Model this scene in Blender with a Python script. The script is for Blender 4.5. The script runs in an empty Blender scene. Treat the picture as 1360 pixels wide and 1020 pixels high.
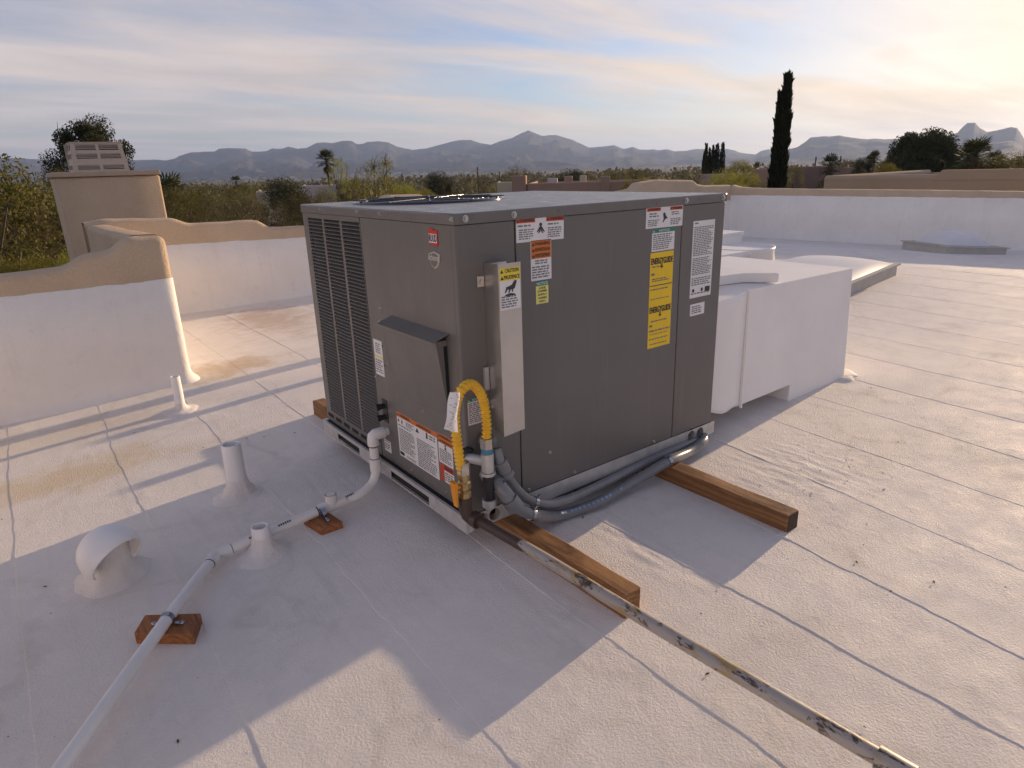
import bpy, bmesh, math, random
import numpy as np
from mathutils import Vector, Matrix, Quaternion

random.seed(7)
SC = bpy.context.scene
COL = SC.collection
R = math.radians

# ------------------------------------------------------------------ camera
CAM = Vector((-1.259395, -1.987549, 1.620739))
FPX = 878.54                       # focal length in pixels of a 1360 px wide picture
cam_d = bpy.data.cameras.new('camera')
cam = bpy.data.objects.new('camera', cam_d); COL.objects.link(cam)
cam.location = CAM
cam.rotation_euler = (1.255199, 0.030284, -0.651585)
cam_d.sensor_width = 36.0
cam_d.lens = FPX / 1360 * 36
cam_d.clip_start = 0.05; cam_d.clip_end = 60000
SC.camera = cam
CM = cam.rotation_euler.to_matrix()

# ------------------------------------------------------------------ sun and sky
SUN_AZ, SUN_EL = R(84.5), R(9.4)
SUN = Vector((math.sin(SUN_AZ) * math.cos(SUN_EL), math.cos(SUN_AZ) * math.cos(SUN_EL), math.sin(SUN_EL)))
sun_d = bpy.data.lights.new('sun', 'SUN')
sun_d.energy = 4.7; sun_d.angle = R(0.6); sun_d.color = (1.0, 0.72, 0.45)
sun = bpy.data.objects.new('sun', sun_d); COL.objects.link(sun)
sun.rotation_euler = SUN.to_track_quat('Z', 'Y').to_euler()

W = bpy.data.worlds.new('World'); SC.world = W; W.use_nodes = True
def world_nodes():
    nt = W.node_tree; n = nt.nodes; l = nt.links; n.clear()
    out = n.new('ShaderNodeOutputWorld'); bg = n.new('ShaderNodeBackground')
    bg.inputs['Strength'].default_value = 0.10
    l.new(bg.outputs[0], out.inputs[0])
    sky = n.new('ShaderNodeTexSky'); sky.sky_type = 'NISHITA'; sky.sun_disc = False
    sky.sun_elevation = SUN_EL; sky.sun_rotation = SUN_AZ
    sky.air_density = 1.0; sky.dust_density = 0.7; sky.ozone_density = 2.6
    tc = n.new('ShaderNodeTexCoord')
    nrm = n.new('ShaderNodeVectorMath'); nrm.operation = 'NORMALIZE'
    l.new(tc.outputs['Generated'], nrm.inputs[0])
    sp = n.new('ShaderNodeSeparateXYZ'); l.new(nrm.outputs[0], sp.inputs[0])
    def math_(op, a, b=None, c=None, clamp=False):
        m = n.new('ShaderNodeMath'); m.operation = op; m.use_clamp = clamp
        for i, v in enumerate((a, b, c)):
            if v is None: continue
            if isinstance(v, (int, float)): m.inputs[i].default_value = v
            else: l.new(v, m.inputs[i])
        return m.outputs[0]
    zc = math_('MAXIMUM', sp.outputs['Z'], 0.0)
    den = math_('ADD', zc, 0.10)
    u = math_('DIVIDE', sp.outputs['X'], den); v = math_('DIVIDE', sp.outputs['Y'], den)
    cb = n.new('ShaderNodeCombineXYZ'); l.new(u, cb.inputs[0]); l.new(v, cb.inputs[1])
    mp = n.new('ShaderNodeMapping'); mp.inputs['Rotation'].default_value = (0, 0, R(64))
    mp.inputs['Scale'].default_value = (0.30, 0.85, 1); mp.inputs['Location'].default_value = (0.3, 3.9, 0)
    l.new(cb.outputs[0], mp.inputs[0])
    def noise(scale, detail, rough, dist, vec):
        t = n.new('ShaderNodeTexNoise'); t.inputs['Scale'].default_value = scale
        t.inputs['Detail'].default_value = detail; t.inputs['Roughness'].default_value = rough
        t.inputs['Distortion'].default_value = dist; l.new(vec, t.inputs['Vector'])
        return t.outputs[0]
    n1 = noise(0.62, 3, .5, .4, mp.outputs[0])
    n2 = noise(1.5, 7, .58, .8, mp.outputs[0])
    cov = math_('ADD', math_('MULTIPLY', n1, .62), math_('MULTIPLY', n2, .46))
    low = math_('SUBTRACT', 1.0, math_('MULTIPLY', zc, 3.2), clamp=True)      # thicker veil towards the horizon
    cov = math_('ADD', cov, math_('MULTIPLY', low, .10))
    mr = n.new('ShaderNodeMapRange'); mr.interpolation_type = 'SMOOTHSTEP'
    mr.inputs['From Min'].default_value = .42; mr.inputs['From Max'].default_value = .74
    l.new(cov, mr.inputs['Value'])
    mask = math_('MULTIPLY_ADD', mr.outputs[0], .84, .10)
    zen = n.new('ShaderNodeMapRange'); zen.interpolation_type = 'SMOOTHSTEP'; zen.inputs['From Min'].default_value = .32; zen.inputs['From Max'].default_value = .95
    zen.inputs['To Min'].default_value = 1.0; zen.inputs['To Max'].default_value = .80; l.new(sp.outputs['Z'], zen.inputs['Value'])
    mask = math_('MULTIPLY', mask, zen.outputs[0])            # the veil thins towards the zenith
    # how near the direction is to the sun
    dt = n.new('ShaderNodeVectorMath'); dt.operation = 'DOT_PRODUCT'
    l.new(nrm.outputs[0], dt.inputs[0]); dt.inputs[1].default_value = SUN
    d01 = math_('MULTIPLY_ADD', dt.outputs['Value'], .5, .5, clamp=True)
    near = math_('POWER', d01, 4.0)
    anti = math_('POWER', math_('SUBTRACT', 1.0, d01, clamp=True), 2.0)
    halo = math_('POWER', d01, 30.0)
    c1 = n.new('ShaderNodeMix'); c1.data_type = 'RGBA'
    l.new(near, c1.inputs[0]); c1.inputs[6].default_value = (2.95, 2.8, 3.15, 1); c1.inputs[7].default_value = (8.3, 6.3, 4.4, 1)
    c0 = n.new('ShaderNodeMix'); c0.data_type = 'RGBA'; l.new(anti, c0.inputs[0]); l.new(c1.outputs[2], c0.inputs[6]); c0.inputs[7].default_value = (13.0, 10.4, 8.0, 1)
    c2 = n.new('ShaderNodeMix'); c2.data_type = 'RGBA'
    l.new(halo, c2.inputs[0]); l.new(c0.outputs[2], c2.inputs[6]); c2.inputs[7].default_value = (8.3, 6.5, 4.3, 1)
    # darker undersides
    sh = noise(2.6, 5, .6, .6, mp.outputs[0])
    shv = math_('MULTIPLY_ADD', sh, .6, .72)
    shv = math_('MULTIPLY', shv, zen.outputs[0])
    cs = n.new('ShaderNodeVectorMath'); cs.operation = 'SCALE'
    l.new(c2.outputs[2], cs.inputs[0]); l.new(shv, cs.inputs['Scale'])
    mask = math_('MAXIMUM', mask, math_('MULTIPLY', math_('POWER', d01, 16.0), 1.0, clamp=True))     # thicker, glowing veil round the sun
    skyt = n.new('ShaderNodeVectorMath'); skyt.operation = 'MULTIPLY'; l.new(sky.outputs[0], skyt.inputs[0]); skyt.inputs[1].default_value = (.86, .94, 1.22)
    fin = n.new('ShaderNodeMix'); fin.data_type = 'RGBA'
    l.new(mask, fin.inputs[0]); l.new(skyt.outputs[0], fin.inputs[6]); l.new(cs.outputs[0], fin.inputs[7])
    l.new(fin.outputs[2], bg.inputs['Color'])
world_nodes()

SC.view_settings.view_transform = 'Standard'; SC.view_settings.look = 'None'
SC.view_settings.exposure = 0.55; SC.view_settings.gamma = 1.0; SC.view_settings.use_curve_mapping = False
SC.render.engine = 'CYCLES'
try:
    SC.cycles.use_denoising = True
    SC.cycles.volume_bounces = 0
    SC.cycles.max_bounces = 8
    SC.cycles.sample_clamp_indirect = 8
except Exception: pass

# ------------------------------------------------------------------ placing helpers
def ray(px, py):
    return CM @ Vector(((px - 680) / FPX, -(py - 510) / FPX, -1.0))
def at(px, py, axis, val):
    """the real point seen at a pixel of the photograph, on the plane axis = val"""
    d = ray(px, py); t = (val - CAM[axis]) / d[axis]
    return CAM + d * t
def away(px, py, dist):
    """point seen at a pixel, at a horizontal distance from the camera"""
    d = ray(px, py); return CAM + d * (dist / math.hypot(d.x, d.y))

_RX = np.array([-9, -4, -2, -1, 0, .5, 1.3, 3.65, 5, 7, 8.5, 10, 11.5, 12.5, 13.5, 17.])
_RZ = np.array([-.28, -.15, -.095, -.06, -.022, -.008, 0, .03, .08, .17, .215, .15, .04, -.03, -.06, -.10])
_fx = np.linspace(-9, 17, 1041); _fz = np.interp(_fx, _RX, _RZ)
def xrp(y): return 11.75 + (7.15 - y) * .2854           # inner face of the far right parapet
_k = np.hanning(31); _k /= _k.sum()
_fz = np.convolve(np.pad(_fz, 15, mode='edge'), _k, mode='valid')
def zroof(x): return float(np.interp(x, _fx, _fz))
def roof_at(px, py, dz=0.0):
    """where the sight line through a pixel first meets the roof (or a level dz above it)"""
    d = ray(px, py); h = math.hypot(d.x, d.y); t = .5 / h; a = CAM + d * t
    while t * h < 22:
        b = CAM + d * (t + .05 / h)
        if b.z < zroof(b.x) + dz:
            f0, f1 = a.z - zroof(a.x) - dz, b.z - zroof(b.x) - dz; return a.lerp(b, f0 / (f0 - f1))
        a = b; t += .05 / h
    return a

# ------------------------------------------------------------------ numpy noise
def _hash(ix, iy, s):
    h = (ix.astype(np.int64) * 374761393 + iy.astype(np.int64) * 668265263 + s * 1442695041) & 0xffffffff
    h = ((h ^ (h >> 13)) * 1274126177) & 0xffffffff
    return ((h ^ (h >> 16)) & 0xffff) / 65535.0
def vnoise(x, y, s=0):
    ix = np.floor(x); iy = np.floor(y); fx = x - ix; fy = y - iy
    fx = fx * fx * (3 - 2 * fx); fy = fy * fy * (3 - 2 * fy)
    a = _hash(ix, iy, s); b = _hash(ix + 1, iy, s); c = _hash(ix, iy + 1, s); d = _hash(ix + 1, iy + 1, s)
    return (a + (b - a) * fx) * (1 - fy) + (c + (d - c) * fx) * fy - .5
def fbm(x, y, s=0, o=4, g=.5):
    r = 0; a = 1
    for i in range(o):
        r = r + a * vnoise(x * 2 ** i + 17.3 * i, y * 2 ** i - 9.1 * i, s + i); a *= g
    return r

# ------------------------------------------------------------------ materials
def _mat(name):
    m = bpy.data.materials.new(name); m.use_nodes = True
    nt = m.node_tree; return m, nt.nodes, nt.links, nt.nodes['Principled BSDF']
def _noise(n, l, vec, scale, detail=4, rough=.55, dist=0.0):
    t = n.new('ShaderNodeTexNoise'); t.inputs['Scale'].default_value = scale; t.inputs['Detail'].default_value = detail
    t.inputs['Roughness'].default_value = rough; t.inputs['Distortion'].default_value = dist
    if vec is not None: l.new(vec, t.inputs['Vector'])
    return t.outputs[0]
def _mr(n, l, v, a, b, c=0.0, d=1.0):
    m = n.new('ShaderNodeMapRange'); m.inputs[1].default_value = a; m.inputs[2].default_value = b
    m.inputs[3].default_value = c; m.inputs[4].default_value = d; l.new(v, m.inputs[0]); return m.outputs[0]
def _mixc(n, l, f, a, b):
    m = n.new('ShaderNodeMix'); m.data_type = 'RGBA'
    if isinstance(f, (int, float)): m.inputs[0].default_value = f
    else: l.new(f, m.inputs[0])
    for i, v in ((6, a), (7, b)):
        if isinstance(v, tuple): m.inputs[i].default_value = (*v, 1) if len(v) == 3 else v
        else: l.new(v, m.inputs[i])
    return m.outputs[2]
def _bump(n, l, bs, h, strength, dist, prev=None):
    b = n.new('ShaderNodeBump'); b.inputs['Strength'].default_value = strength; b.inputs['Distance'].default_value = dist
    l.new(h, b.inputs['Height'])
    if prev is not None: l.new(prev, b.inputs['Normal'])
    l.new(b.outputs[0], bs.inputs['Normal']); return b.outputs[0]
def M(name, c1, c2=None, scale=6, rough=.6, metal=0.0, bump=0.0, bscale=120, bdist=.002, spec=.5, lo=.35, hi=.68, rvar=0.0, c3=None, s3=30, lo3=.62, hi3=.7):
    m, n, l, bs = _mat(name)
    tc = n.new('ShaderNodeTexCoord'); v = tc.outputs['Object']
    bs.inputs['Roughness'].default_value = rough; bs.inputs['Metallic'].default_value = metal
    bs.inputs['Specular IOR Level'].default_value = spec
    c2 = c2 or tuple(x * .86 for x in c1)
    nz = _noise(n, l, v, scale, 5)
    col = _mixc(n, l, _mr(n, l, nz, lo, hi), c1, c2)
    if c3:
        col = _mixc(n, l, _mr(n, l, _noise(n, l, v, s3, 4), lo3, hi3), col, c3)
    l.new(col, bs.inputs['Base Color'])
    if rvar: l.new(_mr(n, l, _noise(n, l, v, scale * 2.3, 4), .3, .7, rough - rvar, rough + rvar), bs.inputs['Roughness'])
    if bump: _bump(n, l, bs, _noise(n, l, v, bscale, 4, .6), bump, bdist)
    return m
def plain(name, c, rough=.6, metal=0.0): return M(name, c, tuple(x * .94 for x in c), 9, rough, metal)

def roof_mat():
    m, n, l, bs = _mat('roof_coating')
    g = n.new('ShaderNodeNewGeometry'); P = g.outputs['Position']
    big = _noise(n, l, P, .9, 5, .6, .3)
    mid = _noise(n, l, P, 5.5, 6, .65, .2)
    base = _mixc(n, l, _mr(n, l, big, .3, .7), (.875, .82, .765), (.81, .76, .715))
    base = _mixc(n, l, _mr(n, l, mid, .50, .78, 0, .45), base, (.68, .65, .63))
    film = _noise(n, l, P, .55, 7, .72, 1.2)
    base = _mixc(n, l, _mr(n, l, film, .46, .66, 0, .55), base, (.70, .655, .60))
    ring = n.new('ShaderNodeTexVoronoi'); ring.feature = 'DISTANCE_TO_EDGE'; ring.inputs['Scale'].default_value = .9
    wv_ = n.new('ShaderNodeVectorMath'); wv_.operation = 'ADD'; l.new(P, wv_.inputs[0])
    nz_ = n.new('ShaderNodeTexNoise'); nz_.inputs['Scale'].default_value = 1.6; nz_.inputs['Detail'].default_value = 5; l.new(P, nz_.inputs['Vector']); l.new(nz_.outputs[1], wv_.inputs[1]); l.new(wv_.outputs[0], ring.inputs['Vector'])
    rm = n.new('ShaderNodeMath'); rm.operation = 'MULTIPLY'; l.new(_mr(n, l, ring.outputs['Distance'], .0, .035, .45, 0), rm.inputs[0]); l.new(_mr(n, l, film, .42, .6), rm.inputs[1])
    base = _mixc(n, l, rm.outputs[0], base, (.58, .52, .45))
    mp = n.new('ShaderNodeMapping'); mp.inputs['Scale'].default_value = (9, .8, 1); l.new(P, mp.inputs[0])
    base = _mixc(n, l, _mr(n, l, _noise(n, l, mp.outputs[0], 1.5, 5, .65), .52, .72, 0, .35), base, (.66, .63, .60))      # roller marks
    # dried puddle stains: soft tan patches with ragged edges
    wob = _noise(n, l, P, 3.0, 6, .7, .6)
    def spot(c, r, colr, amt):
        global_vec = n.new('ShaderNodeVectorMath'); global_vec.operation = 'SUBTRACT'
        l.new(P, global_vec.inputs[0]); global_vec.inputs[1].default_value = (c[0], c[1], 0)
        sc = n.new('ShaderNodeVectorMath'); sc.operation = 'MULTIPLY'; l.new(global_vec.outputs[0], sc.inputs[0])
        sc.inputs[1].default_value = (1 / r[0], 1 / r[1], 0)
        ln = n.new('ShaderNodeVectorMath'); ln.operation = 'LENGTH'; l.new(sc.outputs[0], ln.inputs[0])
        a = n.new('ShaderNodeMath'); a.operation = 'ADD'; l.new(ln.outputs['Value'], a.inputs[0])
        w2 = _mr(n, l, wob, .25, .75, -.7, .7); l.new(w2, a.inputs[1])
        return _mr(n, l, a.outputs[0], .25, 1.05, amt, 0)
    for c, r, colr, amt in (((.1, 4.15), (.55, .4), (.55, .40, .24), .65), ((1.1, 5.9), (.55, 1.0), (.50, .36, .26), .6),
                            ((-1.25, 2.55), (.8, .3), (.66, .52, .30), .6), ((-1.1, 3.4), (.9, .3), (.66, .55, .38), .35),
                            ((2.6, -1.1), (.5, .4), (.60, .54, .47), .25), ((.62, -.95), (.35, .2), (.56, .52, .48), .35)):
        base = _mixc(n, l, spot(c, r, colr, amt), base, colr)
    # scattered dark grit
    vo = n.new('ShaderNodeTexVoronoi'); vo.inputs['Scale'].default_value = 34; l.new(P, vo.inputs['Vector'])
    grit = _mr(n, l, vo.outputs['Distance'], .05, .09, 1, 0)
    gm = n.new('ShaderNodeMath'); gm.operation = 'MULTIPLY'; l.new(grit, gm.inputs[0])
    l.new(_mr(n, l, _noise(n, l, P, 7, 3), .60, .70), gm.inputs[1])
    base = _mixc(n, l, gm.outputs[0], base, (.22, .19, .16))
    l.new(base, bs.inputs['Base Color'])
    bs.inputs['Specular IOR Level'].default_value = .35
    l.new(_mr(n, l, mid, .3, .7, .62, .85), bs.inputs['Roughness'])
    b1 = _bump(n, l, bs, _noise(n, l, P, 105, 4, .7), 1.0, .0065)
    b2 = _bump(n, l, bs, _noise(n, l, P, 42, 5, .6, .3), .35, .003, b1)
    _bump(n, l, bs, _noise(n, l, P, 9, 4, .5, .5), .15, .006, b2)
    return m

def stucco_mat():
    m, n, l, bs = _mat('tan_stucco')
    g = n.new('ShaderNodeNewGeometry'); P = g.outputs['Position']
    c = _mixc(n, l, _mr(n, l, _noise(n, l, P, 2.2, 6, .6), .3, .7), (.61, .475, .34), (.52, .40, .28))
    c = _mixc(n, l, _mr(n, l, _noise(n, l, P, 60, 3), .5, .72, 0, .6), c, (.66, .54, .42))
    l.new(c, bs.inputs['Base Color']); bs.inputs['Roughness'].default_value = .93; bs.inputs['Specular IOR Level'].default_value = .2
    b = _bump(n, l, bs, _noise(n, l, P, 62, 4, .7), 1.0, .014)
    _bump(n, l, bs, _noise(n, l, P, 6, 3), .5, .02, b)
    return m

def wood_mat(name, c1, c2, c3):
    m, n, l, bs = _mat(name)
    tc = n.new('ShaderNodeTexCoord')
    mp = n.new('ShaderNodeMapping'); mp.inputs['Scale'].default_value = (1, .10, 1); l.new(tc.outputs['Object'], mp.inputs[0])
    v = mp.outputs[0]
    wv = n.new('ShaderNodeTexWave'); wv.wave_type = 'RINGS'; wv.rings_direction = 'Y'
    wv.inputs['Scale'].default_value = 13; wv.inputs['Distortion'].default_value = 9; wv.inputs['Detail'].default_value = 4
    wv.inputs['Detail Scale'].default_value = 1.2; l.new(v, wv.inputs['Vector'])
    col = _mixc(n, l, wv.outputs['Fac'], c1, c2)
    col = _mixc(n, l, _mr(n, l, _noise(n, l, v, 16, 6, .7, 1.4), .48, .68, 0, .9), col, c3)
    fib = _noise(n, l, v, 160, 4, .7)
    col = _mixc(n, l, _mr(n, l, fib, .35, .75, 0, .45), col, tuple(x * .45 for x in c2))
    # flecks of roof coating
    fl = _mr(n, l, _noise(n, l, tc.outputs['Object'], 26, 5, .75), .67, .71)
    col = _mixc(n, l, fl, col, (.66, .60, .56))
    l.new(col, bs.inputs['Base Color']); bs.inputs['Roughness'].default_value = .72
    _bump(n, l, bs, fib, .5, .003)
    return m

def foliage(name, c1, c2, transl=.35):
    m, n, l, bs = _mat(name)
    g = n.new('ShaderNodeNewGeometry')
    oi = n.new('ShaderNodeObjectInfo')
    rnd = g.outputs['Random Per Island']
    col = _mixc(n, l, rnd, c1, c2)
    hs = n.new('ShaderNodeHueSaturation'); l.new(col, hs.inputs['Color'])
    l.new(_mr(n, l, oi.outputs['Random'], 0, 1, .75, 1.3), hs.inputs['Value'])
    l.new(_mr(n, l, oi.outputs['Random'], 0, 1, .485, .515), hs.inputs['Hue'])
    l.new(hs.outputs[0], bs.inputs['Base Color']); bs.inputs['Roughness'].default_value = .7
    bs.inputs['Specular IOR Level'].default_value = .25
    tr = n.new('ShaderNodeBsdfTranslucent'); l.new(hs.outputs[0], tr.inputs['Color'])
    mx = n.new('ShaderNodeMixShader'); mx.inputs[0].default_value = transl
    out = n['Material Output']; l.new(bs.outputs[0], mx.inputs[1]); l.new(tr.outputs[0], mx.inputs[2]); l.new(mx.outputs[0], out.inputs[0])
    return m

MT = {}
MT['roof'] = roof_mat(); MT['stucco'] = stucco_mat()
def wall_mat():
    m, n, l, bs = _mat('wall_coating')
    g = n.new('ShaderNodeNewGeometry'); P = g.outputs['Position']
    c = _mixc(n, l, _mr(n, l, _noise(n, l, P, 1.6, 6, .65), .35, .68), (.88, .83, .775), (.81, .765, .715))
    mp = n.new('ShaderNodeMapping'); mp.inputs['Scale'].default_value = (1, 1, .10); l.new(P, mp.inputs[0])
    c = _mixc(n, l, _mr(n, l, _noise(n, l, mp.outputs[0], 11, 5, .7), .54, .74, 0, .18), c, (.56, .50, .44))       # faint run marks
    c = _mixc(n, l, _mr(n, l, _noise(n, l, P, 8, 5, .7), .60, .78, 0, .6), c, (.62, .58, .54))
    l.new(c, bs.inputs['Base Color']); bs.inputs['Roughness'].default_value = .7; bs.inputs['Specular IOR Level'].default_value = .35
    b = _bump(n, l, bs, _noise(n, l, P, 55, 5, .7), .55, .006)
    _bump(n, l, bs, _noise(n, l, P, 7, 4, .6), .5, .016, b)
    return m
MT['wallcoat'] = wall_mat()
MT['ductpaint'] = M('duct_coating', (.87, .84, .82), (.81, .785, .765), 2.2, .5, bump=.25, bscale=26, bdist=.008)
def cabinet_mat():
    m, n, l, bs = _mat('cabinet_paint')
    tc = n.new('ShaderNodeTexCoord'); P = tc.outputs['Object']
    c = _mixc(n, l, _mr(n, l, _noise(n, l, P, 2.5, 5), .35, .68), (.146, .137, .128), (.134, .126, .118))
    mp = n.new('ShaderNodeMapping'); mp.inputs['Scale'].default_value = (1, 1, .06); l.new(P, mp.inputs[0])
    c = _mixc(n, l, _mr(n, l, _noise(n, l, mp.outputs[0], 16, 5, .7), .55, .78, 0, .30), c, (.23, .215, .195))
    c = _mixc(n, l, _mr(n, l, _noise(n, l, P, 70, 3, .8), .70, .76, 0, .35), c, (.26, .24, .215))
    l.new(c, bs.inputs['Base Color'])
    l.new(_mr(n, l, _noise(n, l, P, 5, 5), .3, .7, .33, .46), bs.inputs['Roughness'])
    b = _bump(n, l, bs, _noise(n, l, P, 420, 3), .12, .0006)
    _bump(n, l, bs, _noise(n, l, P, 2.1, 1), .35, .016, b)
    return m
MT['cabinet'] = cabinet_mat()
MT['lid'] = M('lid_paint', (.165, .155, .148), (.14, .132, .127), 7, .33, bump=.1, bscale=300, bdist=.0006, rvar=.07)
MT['galv'] = M('galvanised_steel', (.60, .59, .575), (.48, .475, .465), 14, .45, .45, bump=.08, bscale=90, rvar=.1)
MT['shield'] = M('brushed_steel', (.60, .575, .55), (.52, .50, .485), 5, .38, .9, rvar=.07)
MT['dark'] = plain('dark_void', (.012, .012, .013), .8)
MT['coil'] = M('coil_fins', (.045, .042, .038), (.03, .028, .026), 30, .6)
MT['black'] = M('black_plastic', (.018, .018, .02), (.026, .026, .028), 20, .3)
MT['gloss'] = M('glossy_black', (.012, .013, .018), (.02, .02, .025), 12, .14, spec=.8)
MT['screw'] = plain('zinc_screw', (.55, .54, .52), .3, .9)
MT['brass'] = M('brass', (.55, .42, .20), (.38, .28, .13), 60, .33, .9)
MT['nickel'] = M('nickel', (.62, .60, .55), (.5, .48, .44), 40, .28, .95)
MT['blue'] = plain('blue_tape', (.06, .22, .34), .5)
MT['yellow'] = M('yellow_hose', (.84, .49, .016), (.74, .40, .012), 20, .34)
MT['orange'] = M('valve_handle', (.80, .31, .015), (.70, .26, .01), 25, .4)
MT['conduit'] = M('grey_conduit', (.20, .205, .215), (.165, .17, .178), 18, .26, c3=(.45, .45, .45), s3=55, lo3=.70, hi3=.76)
MT['pvc'] = M('pvc', (.77, .75, .72), (.72, .69, .66), 8, .30)
MT['primer'] = plain('solvent_primer', (.06, .05, .09), .5)
MT['strap'] = M('strap', (.40, .44, .52), (.3, .33, .4), 60, .25, .9)
MT['white'] = plain('label_white', (.74, .735, .74), .45)
MT['ink'] = plain('ink', (.035, .033, .035), .55)
MT['grayink'] = plain('grey_ink', (.17, .165, .165), .55)
MT['red'] = plain('label_red', (.50, .065, .025), .45)
MT['lorange'] = plain('label_orange', (.62, .165, .02), .45)
MT['lyellow'] = plain('label_yellow', (.84, .56, .012), .42)
MT['cyellow'] = plain('caution_yellow', (.80, .64, .06), .42)
MT['pyellow'] = plain('notice_pale_yellow', (.78, .74, .22), .45)
MT['green'] = plain('notice_green', (.015, .22, .15), .45)
MT['badgered'] = plain('badge_red', (.62, .03, .02), .3)
MT['silver'] = plain('badge_silver', (.62, .59, .54), .35, .2)
MT['wood'] = wood_mat('treated_timber', (.37, .185, .070), (.235, .105, .036), (.085, .034, .014))
MT['wood2'] = wood_mat('redwood_block', (.42, .17, .06), (.29, .105, .034), (.15, .055, .022))
MT['endgrain'] = M('weathered_end_grain', (.075, .048, .034), (.045, .030, .022), 40, .85, bump=.5, bscale=90)
def gas_mat():
    m, n, l, bs = _mat('peeling_pipe_paint')
    tc = n.new('ShaderNodeTexCoord'); v = tc.outputs['Object']
    mp = n.new('ShaderNodeMapping'); mp.inputs['Scale'].default_value = (1, .35, 1); l.new(v, mp.inputs[0])
    a = _noise(n, l, mp.outputs[0], 22, 6, .7, .4)
    col = _mixc(n, l, _mr(n, l, a, .52, .60), (.34, .315, .295), (.33, .24, .11))
    b = _noise(n, l, mp.outputs[0], 30, 6, .75, .6)
    col = _mixc(n, l, _mr(n, l, b, .55, .59), col, (.06, .042, .03))
    # the stretch nearest the unit is bare and brown, the rest still carries its paint
    sp = n.new('ShaderNodeSeparateXYZ'); l.new(v, sp.inputs[0])
    ad = n.new('ShaderNodeMath'); ad.operation = 'ADD'; l.new(sp.outputs['Y'], ad.inputs[0]); l.new(_mr(n, l, a, .3, .7, -.05, .05), ad.inputs[1])
    col = _mixc(n, l, _mr(n, l, ad.outputs[0], -.315, -.295), col, (.055, .035, .028))
    l.new(col, bs.inputs['Base Color']); bs.inputs['Roughness'].default_value = .42
    _bump(n, l, bs, b, .4, .002)
    return m
MT['gas'] = gas_mat()
MT['bark'] = M('bark', (.10, .075, .055), (.06, .045, .033), 12, .9, bump=.6, bscale=30, bdist=.02)
MT['twig'] = M('twigs', (.12, .095, .075), (.07, .055, .045), 12, .9)
MT['fol_mesq'] = foliage('mesquite_leaves', (.150, .128, .030), (.080, .082, .022))
MT['fol_olive'] = foliage('olive_leaves', (.125, .105, .045), (.066, .064, .028))
MT['fol_dark'] = foliage('dark_leaves', (.062, .066, .030), (.034, .040, .018), .22)
MT['fol_lime'] = foliage('lime_leaves', (.27, .255, .045), (.16, .165, .03), .4)
MT['fol_cyp'] = foliage('cypress_leaves', (.022, .027, .012), (.010, .014, .007), .12)
MT['fol_palm'] = foliage('palm_leaves', (.070, .075, .026), (.035, .042, .016), .25)
MT['fol_dry'] = foliage('dry_fronds', (.16, .115, .06), (.10, .075, .04), .2)
MT['fol_scrub'] = foliage('desert_scrub', (.115, .095, .048), (.066, .060, .030), .2)
MT['skylight'] = M('skylight_dome', (.74, .73, .74), (.70, .69, .70), 4, .42, spec=.35)
MT['skyframe'] = M('skylight_curb', (.50, .47, .42), (.42, .40, .36), 12, .6)
def house_mat(name, c): return M(name, c, tuple(x * .85 for x in c), .35, .9, bump=.4, bscale=12, bdist=.03, spec=.2)
MT['h_pink'] = house_mat('pink_stucco', (.36, .235, .175))
MT['h_tan'] = house_mat('sand_stucco', (.40, .31, .225))
MT['h_mauve'] = house_mat('mauve_stucco', (.235, .165, .14))
MT['h_cream'] = house_mat('cream_stucco', (.50, .42, .31))
MT['h_grey'] = house_mat('grey_stucco', (.42, .39, .38))
MT['h_roof'] = plain('white_house_roof', (.68, .65, .62), .7)
MT['glass'] = plain('window_glass', (.03, .035, .04), .12)
MT['trim'] = plain('window_trim', (.22, .17, .13), .6)
MT['chim'] = house_mat('chimney_stucco', (.50, .395, .30))
MT['capmetal'] = plain('chimney_cap_paint', (.49, .41, .335), .6)

# ------------------------------------------------------------------ mesh building
def link(o, parent=None):
    COL.objects.link(o)
    if parent is not None: o.parent = parent
    return o
def tag(o, label=None, cat=None, group=None, kind=None):
    if label: o['label'] = label
    if cat: o['category'] = cat
    if group: o['group'] = group
    if kind: o['kind'] = kind
    return o
def empty(name, loc, label, cat, group=None, rz=0.0):
    o = bpy.data.objects.new(name, None); o.empty_display_size = .1; COL.objects.link(o)
    o.location = loc; o.rotation_euler = (0, 0, rz)
    return tag(o, label, cat, group)

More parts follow.
